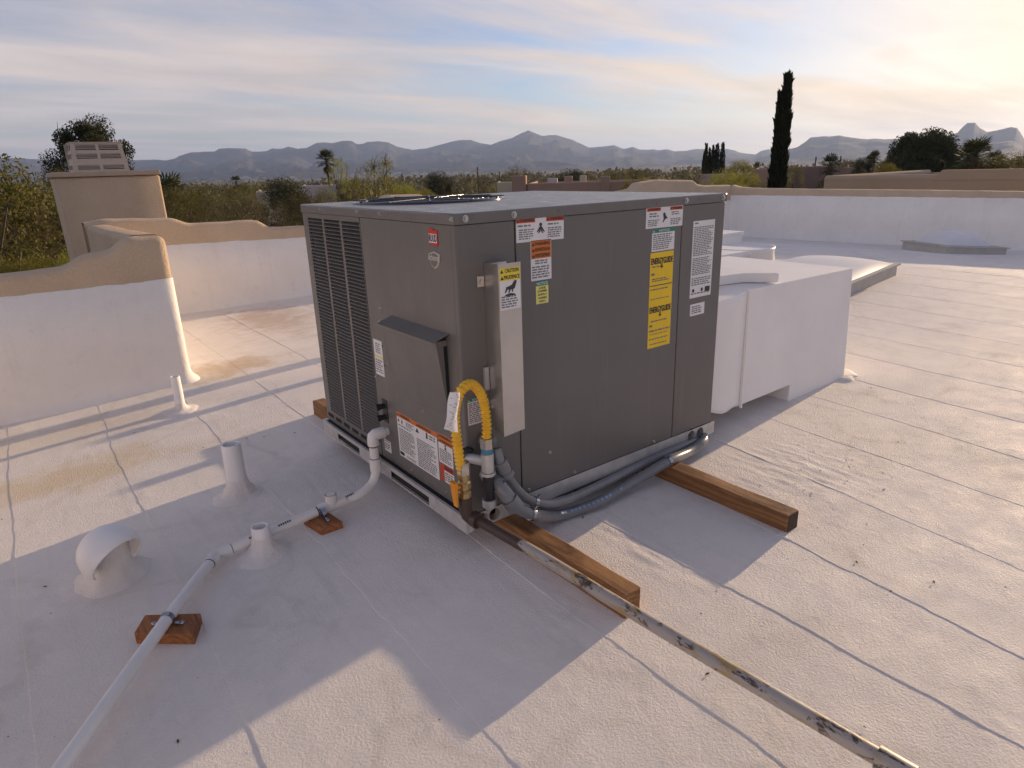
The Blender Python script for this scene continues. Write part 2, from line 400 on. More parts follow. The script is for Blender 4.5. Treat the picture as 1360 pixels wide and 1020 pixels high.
class MB:
    def __init__(s): s.v = []; s.f = []; s.sm = []; s.mi = []; s.cur = 0
    def add(s, vs, fs, smooth=False):
        b = len(s.v); s.v.extend([tuple(p) for p in vs])
        for f in fs:
            s.f.append([i + b for i in f]); s.sm.append(smooth); s.mi.append(s.cur)
    def box(s, a, b, ch=0.0):
        x0, x1 = sorted((a[0], b[0])); y0, y1 = sorted((a[1], b[1])); z0, z1 = sorted((a[2], b[2]))
        if not ch:
            vs = [(x, y, z) for z in (z0, z1) for y in (y0, y1) for x in (x0, x1)]
            s.add(vs, [(0, 2, 3, 1), (4, 5, 7, 6), (0, 1, 5, 4), (2, 6, 7, 3), (0, 4, 6, 2), (1, 3, 7, 5)]); return
        bm = bmesh.new(); bmesh.ops.create_cube(bm, size=1)
        for v in bm.verts: v.co = ((x0 + x1) / 2 + v.co.x * (x1 - x0), (y0 + y1) / 2 + v.co.y * (y1 - y0), (z0 + z1) / 2 + v.co.z * (z1 - z0))
        bmesh.ops.bevel(bm, geom=bm.edges[:], offset=ch, segments=2, profile=.5, affect='EDGES')
        s.bm(bm)
    def bm(s, bm, smooth=False):
        bm.verts.index_update()
        s.add([v.co[:] for v in bm.verts], [[v.index for v in f.verts] for f in bm.faces], smooth); bm.free()
    def hexa(s, p):                                    # eight corners: bottom four, top four, both counter-clockwise
        s.add(p, [(3, 2, 1, 0), (4, 5, 6, 7), (0, 1, 5, 4), (1, 2, 6, 5), (2, 3, 7, 6), (3, 0, 4, 7)])
    def tube(s, path, r, n=12, caps=True, smooth=True, hollow=0.0):
        P = [Vector(p) for p in path]; rs = r if isinstance(r, (list, tuple)) else [r] * len(P)
        T = []
        for i in range(len(P)):
            a = P[max(i - 1, 0)]; b = P[min(i + 1, len(P) - 1)]; T.append((b - a).normalized())
        N = T[0].orthogonal().normalized(); rings = []
        for i in range(len(P)):
            N = (N - T[i] * N.dot(T[i])).normalized(); B = T[i].cross(N)
            rings.append([P[i] + (N * math.cos(2 * math.pi * k / n) + B * math.sin(2 * math.pi * k / n)) * rs[i] for k in range(n)])
        vs = [p for q in rings for p in q]
        fs = [(i * n + k, i * n + (k + 1) % n, (i + 1) * n + (k + 1) % n, (i + 1) * n + k) for i in range(len(P) - 1) for k in range(n)]
        s.add(vs, fs, smooth)
        if caps:
            s.add(rings[0], [list(range(n))[::-1]]); s.add(rings[-1], [list(range(n))])
    def lathe(s, prof, c=(0, 0, 0), n=28, axis=None, smooth=True, wob=None):
        c = Vector(c); q = Quaternion() if axis is None else Vector((0, 0, 1)).rotation_difference(Vector(axis))
        vs = []
        for j, (r, z) in enumerate(prof):
            for k in range(n):
                a = 2 * math.pi * k / n; rr = r * (1 + (wob(a, j) if wob else 0))
                vs.append(c + q @ Vector((rr * math.cos(a), rr * math.sin(a), z)))
        fs = [(i * n + k, i * n + (k + 1) % n, (i + 1) * n + (k + 1) % n, (i + 1) * n + k) for i in range(len(prof) - 1) for k in range(n)]
        s.add(vs, fs, smooth)
    def mesh(s, name, mats):
        me = bpy.data.meshes.new(name); me.from_pydata(s.v, [], s.f)
        for m in (mats if isinstance(mats, (list, tuple)) else [mats]): me.materials.append(m)
        me.polygons.foreach_set('use_smooth', s.sm); me.polygons.foreach_set('material_index', s.mi); me.update()
        return me
    def build(s, name, mats, parent=None, loc=None):
        o = bpy.data.objects.new(name, s.mesh(name, mats)); link(o, parent)
        if loc is not None: o.location = loc
        return o
def np_mesh(name, V, F, mat, smooth=False):
    me = bpy.data.meshes.new(name); k = F.shape[1]
    me.vertices.add(len(V)); me.vertices.foreach_set('co', np.ascontiguousarray(V, dtype=np.float32).ravel())
    me.loops.add(F.size); me.loops.foreach_set('vertex_index', np.ascontiguousarray(F, dtype=np.int32).ravel())
    me.polygons.add(len(F)); me.polygons.foreach_set('loop_start', np.arange(0, F.size, k, dtype=np.int32))
    if smooth: me.polygons.foreach_set('use_smooth', np.ones(len(F), dtype=bool))
    me.materials.append(mat); me.update(calc_edges=True); return me
def grid_faces(ny, nx):
    i = np.arange(ny - 1)[:, None] * nx + np.arange(nx - 1)[None]
    return np.stack([i, i + 1, i + nx + 1, i + nx], -1).reshape(-1, 4)
def dup(o, parent=None, **kw):
    c = o.copy(); link(c, parent)
    for ch in o.children: dup(ch, c)
    return c
def arc(c, r, a0, a1, u, v, n=8):
    c, u, v = Vector(c), Vector(u), Vector(v)
    return [c + (u * math.cos(a0 + (a1 - a0) * i / n) + v * math.sin(a0 + (a1 - a0) * i / n)) * r for i in range(n + 1)]
def spline(pts, k=8):
    P = [Vector(p) for p in pts]; P = [P[0] * 2 - P[1]] + P + [P[-1] * 2 - P[-2]]; out = []
    for i in range(1, len(P) - 2):
        for j in range(k):
            t = j / k; a, b, c, d = P[i - 1:i + 3]
            out.append(.5 * ((2 * b) + (c - a) * t + (2 * a - 5 * b + 4 * c - d) * t * t + (3 * b - a - 3 * c + d) * t ** 3))
    out.append(P[-2]); return out

# lettering as flat geometry
_tc = {}
def text2d(s, size=1.0):
    if s not in _tc:
        cu = bpy.data.curves.new('t', 'FONT'); cu.body = s; cu.size = 1; cu.resolution_u = 2; cu.fill_mode = 'FRONT'
        o = bpy.data.objects.new('t', cu); COL.objects.link(o)
        dg = bpy.context.evaluated_depsgraph_get(); ev = o.evaluated_get(dg); me = ev.to_mesh()
        v = [(p.co.x, p.co.y) for p in me.vertices]; f = [list(p.vertices) for p in me.polygons]
        ev.to_mesh_clear(); bpy.data.objects.remove(o); bpy.data.curves.remove(cu)
        _tc[s] = (v, f)
    return _tc[s]
class Frame:
    def __init__(s, o, u, v, n): s.o, s.u, s.v, s.n = Vector(o), Vector(u), Vector(v), Vector(n)
    def p(s, a, b, c=0.0): return s.o + s.u * a + s.v * b + s.n * c
    def rot(s, a0, b0, ang):
        c, q = math.cos(ang), math.sin(ang)
        return Frame(s.p(a0, b0), s.u * c + s.v * q, s.v * c - s.u * q, s.n)
def plate(mb, F, a0, a1, b0, b1, c0, c1):
    mb.hexa([F.p(a0, b0, c0), F.p(a1, b0, c0), F.p(a1, b1, c0), F.p(a0, b1, c0), F.p(a0, b0, c1), F.p(a1, b0, c1), F.p(a1, b1, c1), F.p(a0, b1, c1)])
def lay_text(mb, F, s, a0, a1, b0, b1, c, bold=0.0):
    """fit the string into the rectangle a0..a1, b0..b1"""
    v, f = text2d(s); xs = [p[0] for p in v]; ys = [p[1] for p in v]
    x0, x1, y0, y1 = min(xs), max(xs), min(ys), max(ys)
    for k, (dx, dy) in enumerate(((0, 0), (bold, 0), (0, bold), (bold, bold)) if bold else ((0, 0),)):
        mb.add([F.p(a0 + (p[0] - x0) / (x1 - x0) * (a1 - a0) + dx, b0 + (p[1] - y0) / (y1 - y0) * (b1 - b0) + dy, c + k * .00008) for p in v], f)
def print_lines(mb, F, a0, a1, b0, b1, n, c, seed=0, fill=.55, gap=.3):
    """fine print: rows of short word-long strokes"""
    rg = random.Random(seed); h = (b1 - b0) / n
    for i in range(n):
        y1 = b1 - i * h - h * .2; y0 = y1 - h * fill; x = a0; end = a1 - (a1 - a0) * (rg.random() ** 2) * gap
        while x < end:
            w = min((rg.random() * .8 + .4) * h * 2.2, end - x)
            mb.add([F.p(x, y0, c), F.p(x + w, y0, c), F.p(x + w, y1, c), F.p(x, y1, c)], [(0, 1, 2, 3)])
            x += w + h * .45
def poly(mb, F, pts, c): mb.add([F.p(a, b, c) for a, b in pts], [list(range(len(pts)))])
def warn_tri(mb, F, a, b, s, c):
    poly(mb, F, [(a, b), (a + s, b), (a + s / 2, b + s * .88)], c)

# ================================================================== SETTING: the roof
roof = empty('roof_deck', (0, 0, 0), None, None); tag(roof, kind='structure')
body = MB()
for q in (((-3.6, -9.8), (xrp(-9.8) + .1, -9.8), (xrp(4.1) + .1, 4.1), (-3.6, 4.1)), ((-.3, 4.101), (xrp(4.1) + .1, 4.101), (xrp(7.3) + .1, 7.3), (-.3, 7.3))):
    body.hexa([(*p, -4.9) for p in q] + [(*p, -.62) for p in q])
body.build('house_body', MT['chim'], roof)
def seam_x(xi, y):
    sl = np.interp(xi, [-9, .75, 1.35, 2, 12], [0, 0, .10, .10, .06])
    return xi + sl * (np.clip(y, -4, 4)) + .034 * vnoise(y * 1.3 + xi * 7, y * 0 + xi, 5) + .014 * vnoise(y * 7, y * 0 + xi * 3, 6) + .006 * vnoise(y * 23, y * 0 + xi * 3, 7)
ysA = np.concatenate([np.linspace(-9.8, -2.4, 24, endpoint=False), np.linspace(-2.4, 2.2, 340, endpoint=False), np.linspace(2.2, 7.35, 150)])
ysC = np.concatenate([np.linspace(-9.8, -2.4, 20, endpoint=False), np.linspace(-2.4, 7.35, 190)])
def roof_z(x, y):
    z = np.interp(x, _fx, _fz)
    z = z + .006 * fbm(x * .8, y * .8, 3, 2) + .0012 * fbm(x * 5, y * 5, 11, 3)
    def patch(cx, cy, rx, ry): return np.clip(1.25 - np.hypot((x - cx) / rx, (y - cy) / ry) + .5 * fbm(x * 4, y * 4, 31, 2), 0, 1)
    st = patch(1.95, -.25, .42, .45) + patch(.78, -.30, .2, .42) + .8 * patch(.15, -.35, .28, .3) + .6 * patch(-.15, 1.25, .35, .35)
    st = np.clip(st, 0, 1)
    z = z + st * (.0065 * np.abs(fbm(x * 19, y * 3.2, 41, 3)) + .0035 * fbm(x * 38, y * 9, 47, 2))
    z = z + .0055 * np.clip(fbm(x * 22, y * 22, 51, 2) - .27, 0, 1)
    return z
xs_seam = [-3.66] + [float(x) for x in np.arange(-3.23, 16.4, .57)] + [16.8]
for i in range(len(xs_seam) - 1):
    x0, x1 = xs_seam[i], xs_seam[i + 1]
    fine = -1.8 < x1 and x0 < 3.4
    ys = ysA if fine else ysC
    if x1 > 11.8: ys = ys[ys < 7.15 - (x0 - 12.2) / .2854]
    if len(ys) < 2: continue
    if x1 < -.1: ys = ys[ys < 4.05]
    elif x0 < -.1: ys = ys[ys < 7.3]
    nx = 46 if fine else 16
    u = np.concatenate([[0, 0], np.linspace(0.012, 1, nx)])
    Y, U = np.meshgrid(ys, u, indexing='ij')
    a = seam_x(x0, Y); b = seam_x(x1, Y) + .05
    X = np.minimum(a + U * (b - a), xrp(Y) + .12)
    Z = roof_z(X, Y)
    hgt = .0008 * np.clip(.5 + 2.4 * vnoise(Y * .8, Y * 0 + x0, 61) + 1.4 * vnoise(Y * 6, Y * 0 + x0, 62), .02, 4) + .0030 * np.clip(vnoise(Y * 1.1, Y * 0 + x0, 66) - .27, 0, 1) * 5 * np.clip(.5 + vnoise(Y * 30, Y * 0 + x0, 67), 0, 1)
    if x0 > 3: hgt = hgt * .55
    Z = Z + hgt * (1 - U) - .0005 * U
    Z[:, 0] -= .010; X[:, 1] += .002; 
    V = np.stack([X, Y, Z], -1).reshape(-1, 3)
    o = bpy.data.objects.new('roofing_sheet', np_mesh('roofing_sheet', V, grid_faces(len(ys), len(u)), MT['roof'], True))
    link(o, roof)
def zr(x, y): return float(roof_z(np.array([x]), np.array([y]))[0])

# crumbs of dried coating lying on the membrane
rg = random.Random(3); mb = MB()
def crumb(x, y, r):
    z = zr(x, y); n = 5
    vs = [(x + r * rg.uniform(.6, 1.2) * math.cos(k * 2 * math.pi / n), y + r * rg.uniform(.6, 1.2) * math.sin(k * 2 * math.pi / n), z - .002) for k in range(n)]
    vs.append((x + r * .2, y, z + r * rg.uniform(.15, .4))); mb.add(vs, [(k, (k + 1) % n, n) for k in range(n)], True)
for _ in range(45):
    cx_, cy_ = rg.uniform(-1.6, 4.5), rg.uniform(-1.9, 3.4)
    for _k in range(rg.choice((1, 1, 1, 2, 3, 6))): crumb(cx_ + rg.gauss(0, .025), cy_ + rg.gauss(0, .02), rg.uniform(.0035, .010))
for _ in range(70): crumb(rg.gauss(1.95, .3), rg.gauss(-.35, .25), rg.uniform(.004, .013))
for _ in range(60): crumb(rg.gauss(.85, .12), rg.gauss(-.3, .2), rg.uniform(.004, .010))
for _ in range(40): crumb(rg.gauss(3.6, .3), rg.gauss(.15, .15), rg.uniform(.005, .014))
tag(mb.build('coating_crumbs', MT['roof']), kind='stuff')
mb = MB(); rg = random.Random(9)
for _ in range(70):
    x, y = rg.uniform(-1.7, 3.5), rg.uniform(-1.8, 3.3); a = rg.uniform(0, 6.3); s = rg.uniform(.004, .013); z = zr(x, y) + .0035
    mb.add([(x + s * math.cos(a), y + s * math.sin(a), z), (x + s * .4 * math.cos(a + 1.6), y + s * .4 * math.sin(a + 1.6), z + .002), (x - s * math.cos(a), y - s * math.sin(a), z), (x - s * .4 * math.cos(a + 1.6), y - s * .4 * math.sin(a + 1.6), z + .002)], [(0, 1, 2, 3)])
tag(mb.build('leaf_litter', MT['bark']), kind='stuff')

# ================================================================== parapet walls
def sweep(path, nrm, sect, name, mat, parent):
    n = len(path); k = None; V = []
    for i, (p, q) in enumerate(zip(path, nrm)):
        s = sect(i); k = len(s)
        for o, z in s: V.append((p[0] + q[0] * o, p[1] + q[1] * o, z))
    V = np.array(V); V += .5 * np.stack([.006 * fbm(V[:, 0] * 5 + V[:, 2] * 5, V[:, 1] * 5 + 3, 2, 3)] * 3, -1)
    o = bpy.data.objects.new(name, np_mesh(name, V, grid_faces(n, k), mat, True)); return link(o, parent)
def dense(pts, step=.035):
    out = []
    for a, b in zip(pts[:-1], pts[1:]):
        a, b = Vector(a), Vector(b); m = max(1, int((b - a).length / step))
        out += [a.lerp(b, j / m) for j in range(m)]
    return out + [Vector(pts[-1])]
def norms(path, side):
    out = []
    for i in range(len(path)):
        d = (path[min(i + 1, len(path) - 1)] - path[max(i - 1, 0)]).normalized(); out.append((-d.y * side, d.x * side))
    return out
def parapet(pts, side, key, top, white, thick, label, zb=lambda p: zroof(p.x) - .03, bottom=-4.9):
    """side: which way the wall's inner (roof) face looks; top / white: (key value, height) profiles"""
    path = dense(pts); nr = norms(path, side); r = .055
    t = empty('parapet_wall', (path[0].x, path[0].y, 0), label, 'parapet wall')
    tv = [np.interp(key(p), [a for a, _ in top], [b for _, b in top]) for p in path]
    tv = np.convolve(np.pad(np.array(tv), 1, mode='edge'), np.array([1, 2, 1.]) / 4, mode='valid')
    tv = tv + .007 * vnoise(np.arange(len(path)) * .2, np.zeros(len(path)), 8) + .01 * vnoise(np.arange(len(path)) * .05, np.zeros(len(path)), 9)
    wv = np.interp([key(p) for p in path], [a for a, _ in white], [b for _, b in white]) + .008 * vnoise(np.arange(len(path)) * .13, np.zeros(len(path)), 4) + .007 * vnoise(np.arange(len(path)) * .6, np.zeros(len(path)), 14)
    def sec(i):
        z = tv[i]; s = [(0, -.6), (0, .3), (0, wv[i])]
        s += [(-r + r * math.cos(a), z - r + r * math.sin(a)) for a in np.linspace(0, math.pi / 2, 6)]
        s += [(-thick + r - r * math.sin(a), z - r + r * math.cos(a)) for a in np.linspace(0, math.pi / 2, 6)]
        return [(o, q) for o, q in s] + [(-thick, bottom)]
    st = sweep(path, nr, sec, 'stucco', MT['stucco'], t)
    def sec2(i):
        b = zb(path[i]); f = .055 + .02 * math.sin(i * .21)
        return [(f + .03, b - .01), (f, b + .03), (f * .45, b + .055), (.012, b + .12), (.0065, b + .25), (.006, (b + wv[i]) / 2), (.006, wv[i] - .004), (-.002, wv[i])]
    sweep(path, nr, sec2, 'white_coating', MT['wallcoat'], t)
    for o in t.children: o.location = (-t.location.x, -t.location.y, 0)
    return t
_corner = [(-.2 - .06 + .06 * math.sin(a), 4.0 + .06 - .06 * math.cos(a)) for a in np.linspace(0, math.pi / 2, 6)]
parapet([(-3.5, 4.0)] + _corner + [(-.2, 4.25)], -1, lambda p: p.x + max(0, p.y - 4.0) * .01,
        [(-3.5, .99), (-1.314, .999), (-1.009, 1.003), (-.922, 1.010), (-.874, 1.029), (-.80, 1.082), (-.73, 1.093), (-.592, 1.103), (-.554, 1.119), (-.524, 1.158), (-.484, 1.183), (-.413, 1.19), (-.22, 1.19), (-.19, 1.185)],
        [(-8.9, .87), (-.2, .85)], .25, 'low stepped parapet at the left edge, tan cap above a shaded white face')
parapet([(-.2, 4.25), (-.2, 7.15)], -1, lambda p: p.y, [(4.25, 1.195), (5.5, 1.17), (7.15, 1.14)], [(4.25, .85), (7.15, .85)], .25,
        'short parapet running back from the stepped end, its dark outer side turned to the left edge')
parapet([(-.46, 7.15), (11.75, 7.15)], -1, lambda p: p.x,
        [(-.46, 1.17), (-.238, 1.20), (.50, 1.16), (.57, 1.12), (.66, 1.087), (1.50, 1.073), (1.60, .99), (1.68, .962), (2.2, .94), (3.15, .95), (3.27, 1.19), (3.40, 1.295), (3.97, 1.285), (4.12, 1.20), (4.3, .95),
         (7.9, .98), (8.2, 1.12), (8.7, 1.17), (8.82, 1.27), (9.36, 1.32), (10.45, 1.27), (10.6, 1.19), (10.85, 1.15), (11.75, 1.12)],
        [(-.46, .86), (.4, .85), (2.2, .80), (11.75, .80)], .25, 'back parapet with stepped tan top and white face, running behind the big grey unit')
parapet([(xrp(7.15), 7.15), (xrp(-9.8), -9.8)], -1, lambda p: -p.y, [(-7.15, 1.12), (-7.0, 1.07), (-6.6, 1.045), (-2.1, .95), (9.8, .93)], [(-7.15, .91), (-2.1, .84), (9.8, .82)], .3,
        'long straight parapet across the far right side of the roof behind the skylights', bottom=-4.9)
parapet([(-3.4, 4.0), (-3.4, -9.8)], 1, lambda p: -p.y, [(-4, 1.0), (9.8, 1.0)], [(-4, .85), (9.8, .85)], .25, 'unseen left-hand parapet, added to bounce warm sunlight onto the unit')  # added wall out of view, bounces low sun back onto the grille face
# ================================================================== chimney
ch = empty('chimney', (.07, 8.9, -4.9), 'square tan stucco chimney with louvred cap, rising behind the left parapets', 'chimney')
def inch(mb, name, mat, parent=ch, shift=(-.07, -8.9, 4.9)):
    o = mb.build(name, mat, parent)
    o.data.transform(Matrix.Translation(shift)); return o
mb = MB(); mb.hexa([(-.50, 8.5, -4.9), (.68, 8.5, -4.9), (.68, 9.35, -4.9), (-.50, 9.35, -4.9), (-.545, 8.5, 1.68), (.665, 8.5, 1.68), (.665, 9.35, 1.68), (-.545, 9.35, 1.68)])
bm = bmesh.new(); vs = [bm.verts.new(p) for p in mb.v]
for f in mb.f: bm.faces.new([vs[i] for i in f])
bmesh.ops.bevel(bm, geom=bm.edges[:], offset=.03, segments=3, profile=.5, affect='EDGES'); mb = MB(); mb.bm(bm, True)
inch(mb, 'stack', MT['stucco'])
mb = MB(); mb.box((-.575, 8.47, 1.681), (.675, 9.38, 1.745), .008); inch(mb, 'cap_slab', MT['chim'])
sh = MB()                                             # sheet metal shroud, narrowing to the top
zb_, zt_ = 1.746, 2.10
def shp(u, vv, y0=8.62):                              # u 0..1 across, vv 0..1 up the front
    hw = .325 - .035 * vv; y = y0 + .05 * vv; return Vector((.01 + (u * 2 - 1) * hw, y, zb_ + vv * (zt_ - zb_)))
def bar(mb, a, b, c, d, t=.02):
    nrm = Vector((0, 1, 0)); mb.hexa([a, b, b + nrm * t, a + nrm * t, d, c, c + nrm * t, d + nrm * t])
for u0, u1 in ((0, .085), (.47, .53), (.915, 1)): bar(sh, shp(u0, 0), shp(u1, 0), shp(u1, 1), shp(u0, 1), .022)
for v0, v1 in ((0, .07), (.22, .45), (.62, .75), (.94, 1)):
    for u0, u1 in ((.085, .47), (.53, .915)): bar(sh, shp(u0, v0), shp(u1, v0), shp(u1, v1), shp(u0, v1), .018)
def sdp(w, vv):                                       # left side, w 0 front .. 1 back
    hw = .325 - .035 * vv; return Vector((.01 - hw, 8.642 + .05 * vv + w * .5, zb_ + vv * (zt_ - zb_)))
def sbar(mb, a, b, c, d):
    x = Vector((.018, 0, 0)); mb.hexa([a, a + x, b + x, b, d, d + x, c + x, c])
for w0, w1 in ((0, .08), (.46, .54), (.92, 1)): sbar(sh, sdp(w0, 0), sdp(w1, 0), sdp(w1, 1), sdp(w0, 1))
for v0, v1 in ((0, .07), (.22, .45), (.62, .75), (.94, 1)):
    for w0, w1 in ((.08, .46), (.54, .92)): sbar(sh, sdp(w0, v0), sdp(w1, v0), sdp(w1, v1), sdp(w0, v1))
sh.hexa([(.335, 8.642, zb_), (.317, 8.642, zb_), (.317, 9.16, zb_), (.335, 9.16, zb_), (.30, 8.692, zt_), (.282, 8.692, zt_), (.282, 9.16, zt_), (.30, 9.16, zt_)])
sh.box((-.315, 9.161, zb_), (.335, 9.18, zt_)); sh.box((-.29, 8.66, zt_ + .001), (.31, 9.19, zt_ + .012))
shroud = inch(sh, 'cap_shroud', MT['capmetal'])
slat_me = None
for u0, u1 in ((.085, .47), (.53, .915)):
    for v0, v1 in ((.07, .22), (.45, .62), (.75, .94)):
        for k in range(3):
            vv = v0 + (v1 - v0) * (k + .6) / 3.2; a, b = shp(u0, vv), shp(u1, vv)
            m2 = MB(); m2.hexa([a + Vector((0, .001, 0)), b + Vector((0, .001, 0)), b + Vector((0, .022, .009)), a + Vector((0, .022, .009)), a + Vector((0, .001, .005)), b + Vector((0, .001, .005)), b + Vector((0, .022, .014)), a + Vector((0, .022, .014))])
            inch(m2, 'slat', MT['capmetal'], shroud)

# ================================================================== THE ROOFTOP UNIT
X0, Y0, UW, UD, ZB, ZT = .1378, .2174, 1.70, 1.606, .166, 1.462
unit = empty('air_conditioner', (X0, Y0, 0), 'big dark grey packaged rooftop air conditioner covered in warning labels, standing on two timbers', 'air conditioner')
FR = Frame((0, 0, 0), (1, 0, 0), (0, 0, 1), (0, -1, 0))         # right-hand face (u = x, v = z)
FL = Frame((0, 0, 0), (0, -1, 0), (0, 0, 1), (-1, 0, 0))        # grille face (u = -y)
# inner carcass (dark), panels hung on it
mb = MB(); mb.box((.03, .03, ZB + .01), (UW - .03, UD - .03, ZT - .14)); mb.build('carcass', MT['dark'], unit)
def panel(F, a0, a1, b0, b1, t=.028, ch=.004, name='side_panel', mat='cabinet', ins=0.0):
    m2 = MB(); p, q = F.p(a0, b0, -ins), F.p(a1, b1, -t - ins); m2.box(p, q, ch); return m2.build(name, MT[mat], unit)
ZL = ZT - .043
g_ = .003
panel(FR, .002, .290 - g_, ZB, ZL - .002, name='corner_panel'); panel(FR, .290 + g_, 1.352 - g_, ZB, ZL - .002, name='side_panel')
panel(FR, 1.352 + g_, UW - .001, ZB, ZL - .002, name='end_panel')
panel(FL, -.855 + g_, -.030, ZB, ZL - .002, name='control_panel')
mb = MB(); mb.box((UW - .03, .03, ZB), (UW - .001, UD, ZL - .002), .004); mb.build('back_panel', MT['cabinet'], unit)
mb = MB(); mb.box((.035, UD - .028, ZB), (UW - .035, UD, ZL - .002), .004); mb.build('rear_panel', MT['cabinet'], unit)
mb = MB(); mb.box((.0, .004, ZB), (.027, .0285, ZL - .002)); mb.build('corner_post', MT['cabinet'], unit)

# lid with the fan opening
FC, FRAD = Vector((.56, 1.13)), .40
def lid():
    m2 = MB(); N = 96; c = FC; lo = -.004; x1 = UW + .004; y1 = UD + .004
    angs = sorted(set([2 * math.pi * k / N for k in range(N)] + [math.atan2(y - c.y, x - c.x) % (2 * math.pi) for x in (lo, x1) for y in (lo, y1)]))
    inner = []; outer = []
    for a in angs:
        d = Vector((math.cos(a), math.sin(a))); t = 1e9
        if d.x > 1e-9: t = min(t, (x1 - c.x) / d.x)
        if d.x < -1e-9: t = min(t, (lo - c.x) / d.x)
        if d.y > 1e-9: t = min(t, (y1 - c.y) / d.y)
        if d.y < -1e-9: t = min(t, (lo - c.y) / d.y)
        outer.append((c.x + d.x * t, c.y + d.y * t)); inner.append((c.x + d.x * FRAD, c.y + d.y * FRAD))
    n = len(angs); k2 = .985
    vs = [(x, y, ZT) for x, y in inner] + [(c.x + (x - c.x) * 1.0 - .006 * (1 if x > c.x else -1) * 0, y, ZT - .0) for x, y in outer]
    # rolled edge: top ring slightly in, then down the flange
    ring2 = [(min(max(x, lo + .006), x1 - .006), min(max(y, lo + .006), y1 - .006), ZT) for x, y in outer]
    ring3 = [(min(max(x, lo + .0015), x1 - .0015), min(max(y, lo + .0015), y1 - .0015), ZT - .0018) for x, y in outer]
    ring4 = [(x, y, ZT - .007) for x, y in outer]; ring5 = [(x, y, ZL) for x, y in outer]
    ring6 = [(min(max(x, lo + .02), x1 - .02), min(max(y, lo + .02), y1 - .02), ZL) for x, y in outer]
    rings = [[(x, y, ZT - .05) for x, y in inner], [(x, y, ZT) for x, y in inner], ring2, ring3, ring4, ring5, ring6]
    V = [p for r in rings for p in r]
    for j in range(len(rings) - 1):
        b = j * n; m2.add([V[b + i] for i in range(2 * n)], [(i, (i + 1) % n, n + (i + 1) % n, n + i) for i in range(n)], j in (2, 3))
    return m2
lid().build('lid', MT['lid'], unit)
fan = MB(); fan.lathe([(FRAD + .024, ZT + .001), (FRAD + .024, ZT + .005), (FRAD + .010, ZT + .013), (FRAD - .006, ZT + .008), (FRAD - .012, ZT - .03), (FRAD - .014, ZT - .115)], (FC.x, FC.y, 0), 72)
fan.build('fan_orifice', MT['gloss'], unit)
gd = MB()
for r_ in np.linspace(.06, FRAD - .01, 12): gd.tube([(FC.x + r_ * math.cos(a), FC.y + r_ * math.sin(a), ZT + .009) for a in np.linspace(0, 2 * math.pi, 49)], .0026, 5, False)
for k in range(12):
    a = k * math.pi / 6; gd.tube([(FC.x + .05 * math.cos(a), FC.y + .05 * math.sin(a), ZT + .013), (FC.x + (FRAD + .02) * math.cos(a), FC.y + (FRAD + .02) * math.sin(a), ZT + .013)], .003, 5)
gd.build('fan_guard', MT['gloss'], unit)
hb = MB(); hb.lathe([(0, ZT - .04), (.07, ZT - .042), (.075, ZT - .1), (0, ZT - .1)], (FC.x, FC.y, 0), 20); hub = hb.build('fan', MT['black'], unit)
for k in range(4):
    m2 = MB(); a = k * math.pi / 2; pts = []
    for (rr, w) in ((.07, .05), (.2, .11), (.36, .15)):
        for s_ in (-1, 1):
            b = a + s_ * w / rr * .5; pts.append((FC.x + rr * math.cos(b), FC.y + rr * math.sin(b), ZT - .075 + s_ * .022))
    m2.add(pts, [(0, 1, 3, 2), (2, 3, 5, 4)], True); m2.build('fan_blade', MT['black'], hub)

# condenser grille: three columns of pressed louvres
gr = MB(); gz0, gz1 = .235, 1.392
cols = [(1.532, 1.330), (1.304, 1.098), (1.072, .862)]
edges = [(1.604, 1.532), (1.330, 1.304), (1.098, 1.072), (.862, .855 + g_)]
for a, b in edges: gr.box(FL.p(-a, ZB, 0), FL.p(-b, ZL - .002, -.02), .0015)
for a, b in cols:
    gr.box(FL.p(-a, gz1, 0), FL.p(-b, ZL - .002, -.02)); gr.box(FL.p(-a, ZB, 0), FL.p(-b, gz0, -.02))
grille = gr.build('grille', MT['cabinet'], unit)
m2 = MB(); m2.box(FL.p(-1.535, gz0 - .01, -.034), FL.p(-.858, gz1 + .01, -.04)); m2.build('coil', MT['coil'], grille)
ns = 60; pitch = (gz1 - gz0) / ns
for a, b in cols:
    m2 = MB(); w = a - b; d = pitch * .50
    m2.hexa([(-.001, 0, 0), (.020, 0, d), (.020, -w, d), (-.001, -w, 0), (-.001, 0, .003), (.020, 0, d + .003), (.020, -w, d + .003), (-.001, -w, .003)])
    me = m2.mesh('slat', MT['cabinet'])
    for k in range(ns):
        o = bpy.data.objects.new('slat', me); link(o, grille); o.location = (0, a, gz0 + (k + .05) * pitch)
for k in range(6):                                                  # drain slots under the grille
    m2 = MB(); y = 1.505 - k * .117; z0 = .205 + .0
    pts = [(-y + .034 * sx + .012 * math.cos(t) * 1.0 - .034, z0 + .012 * math.sin(t)) for sx, ts in ((1, np.linspace(-math.pi / 2, math.pi / 2, 6)), (-1, np.linspace(math.pi / 2, 1.5 * math.pi, 6))) for t in ts]
    poly(m2, FL, pts, .0012); m2.build('drain_slot', MT['dark'], grille)

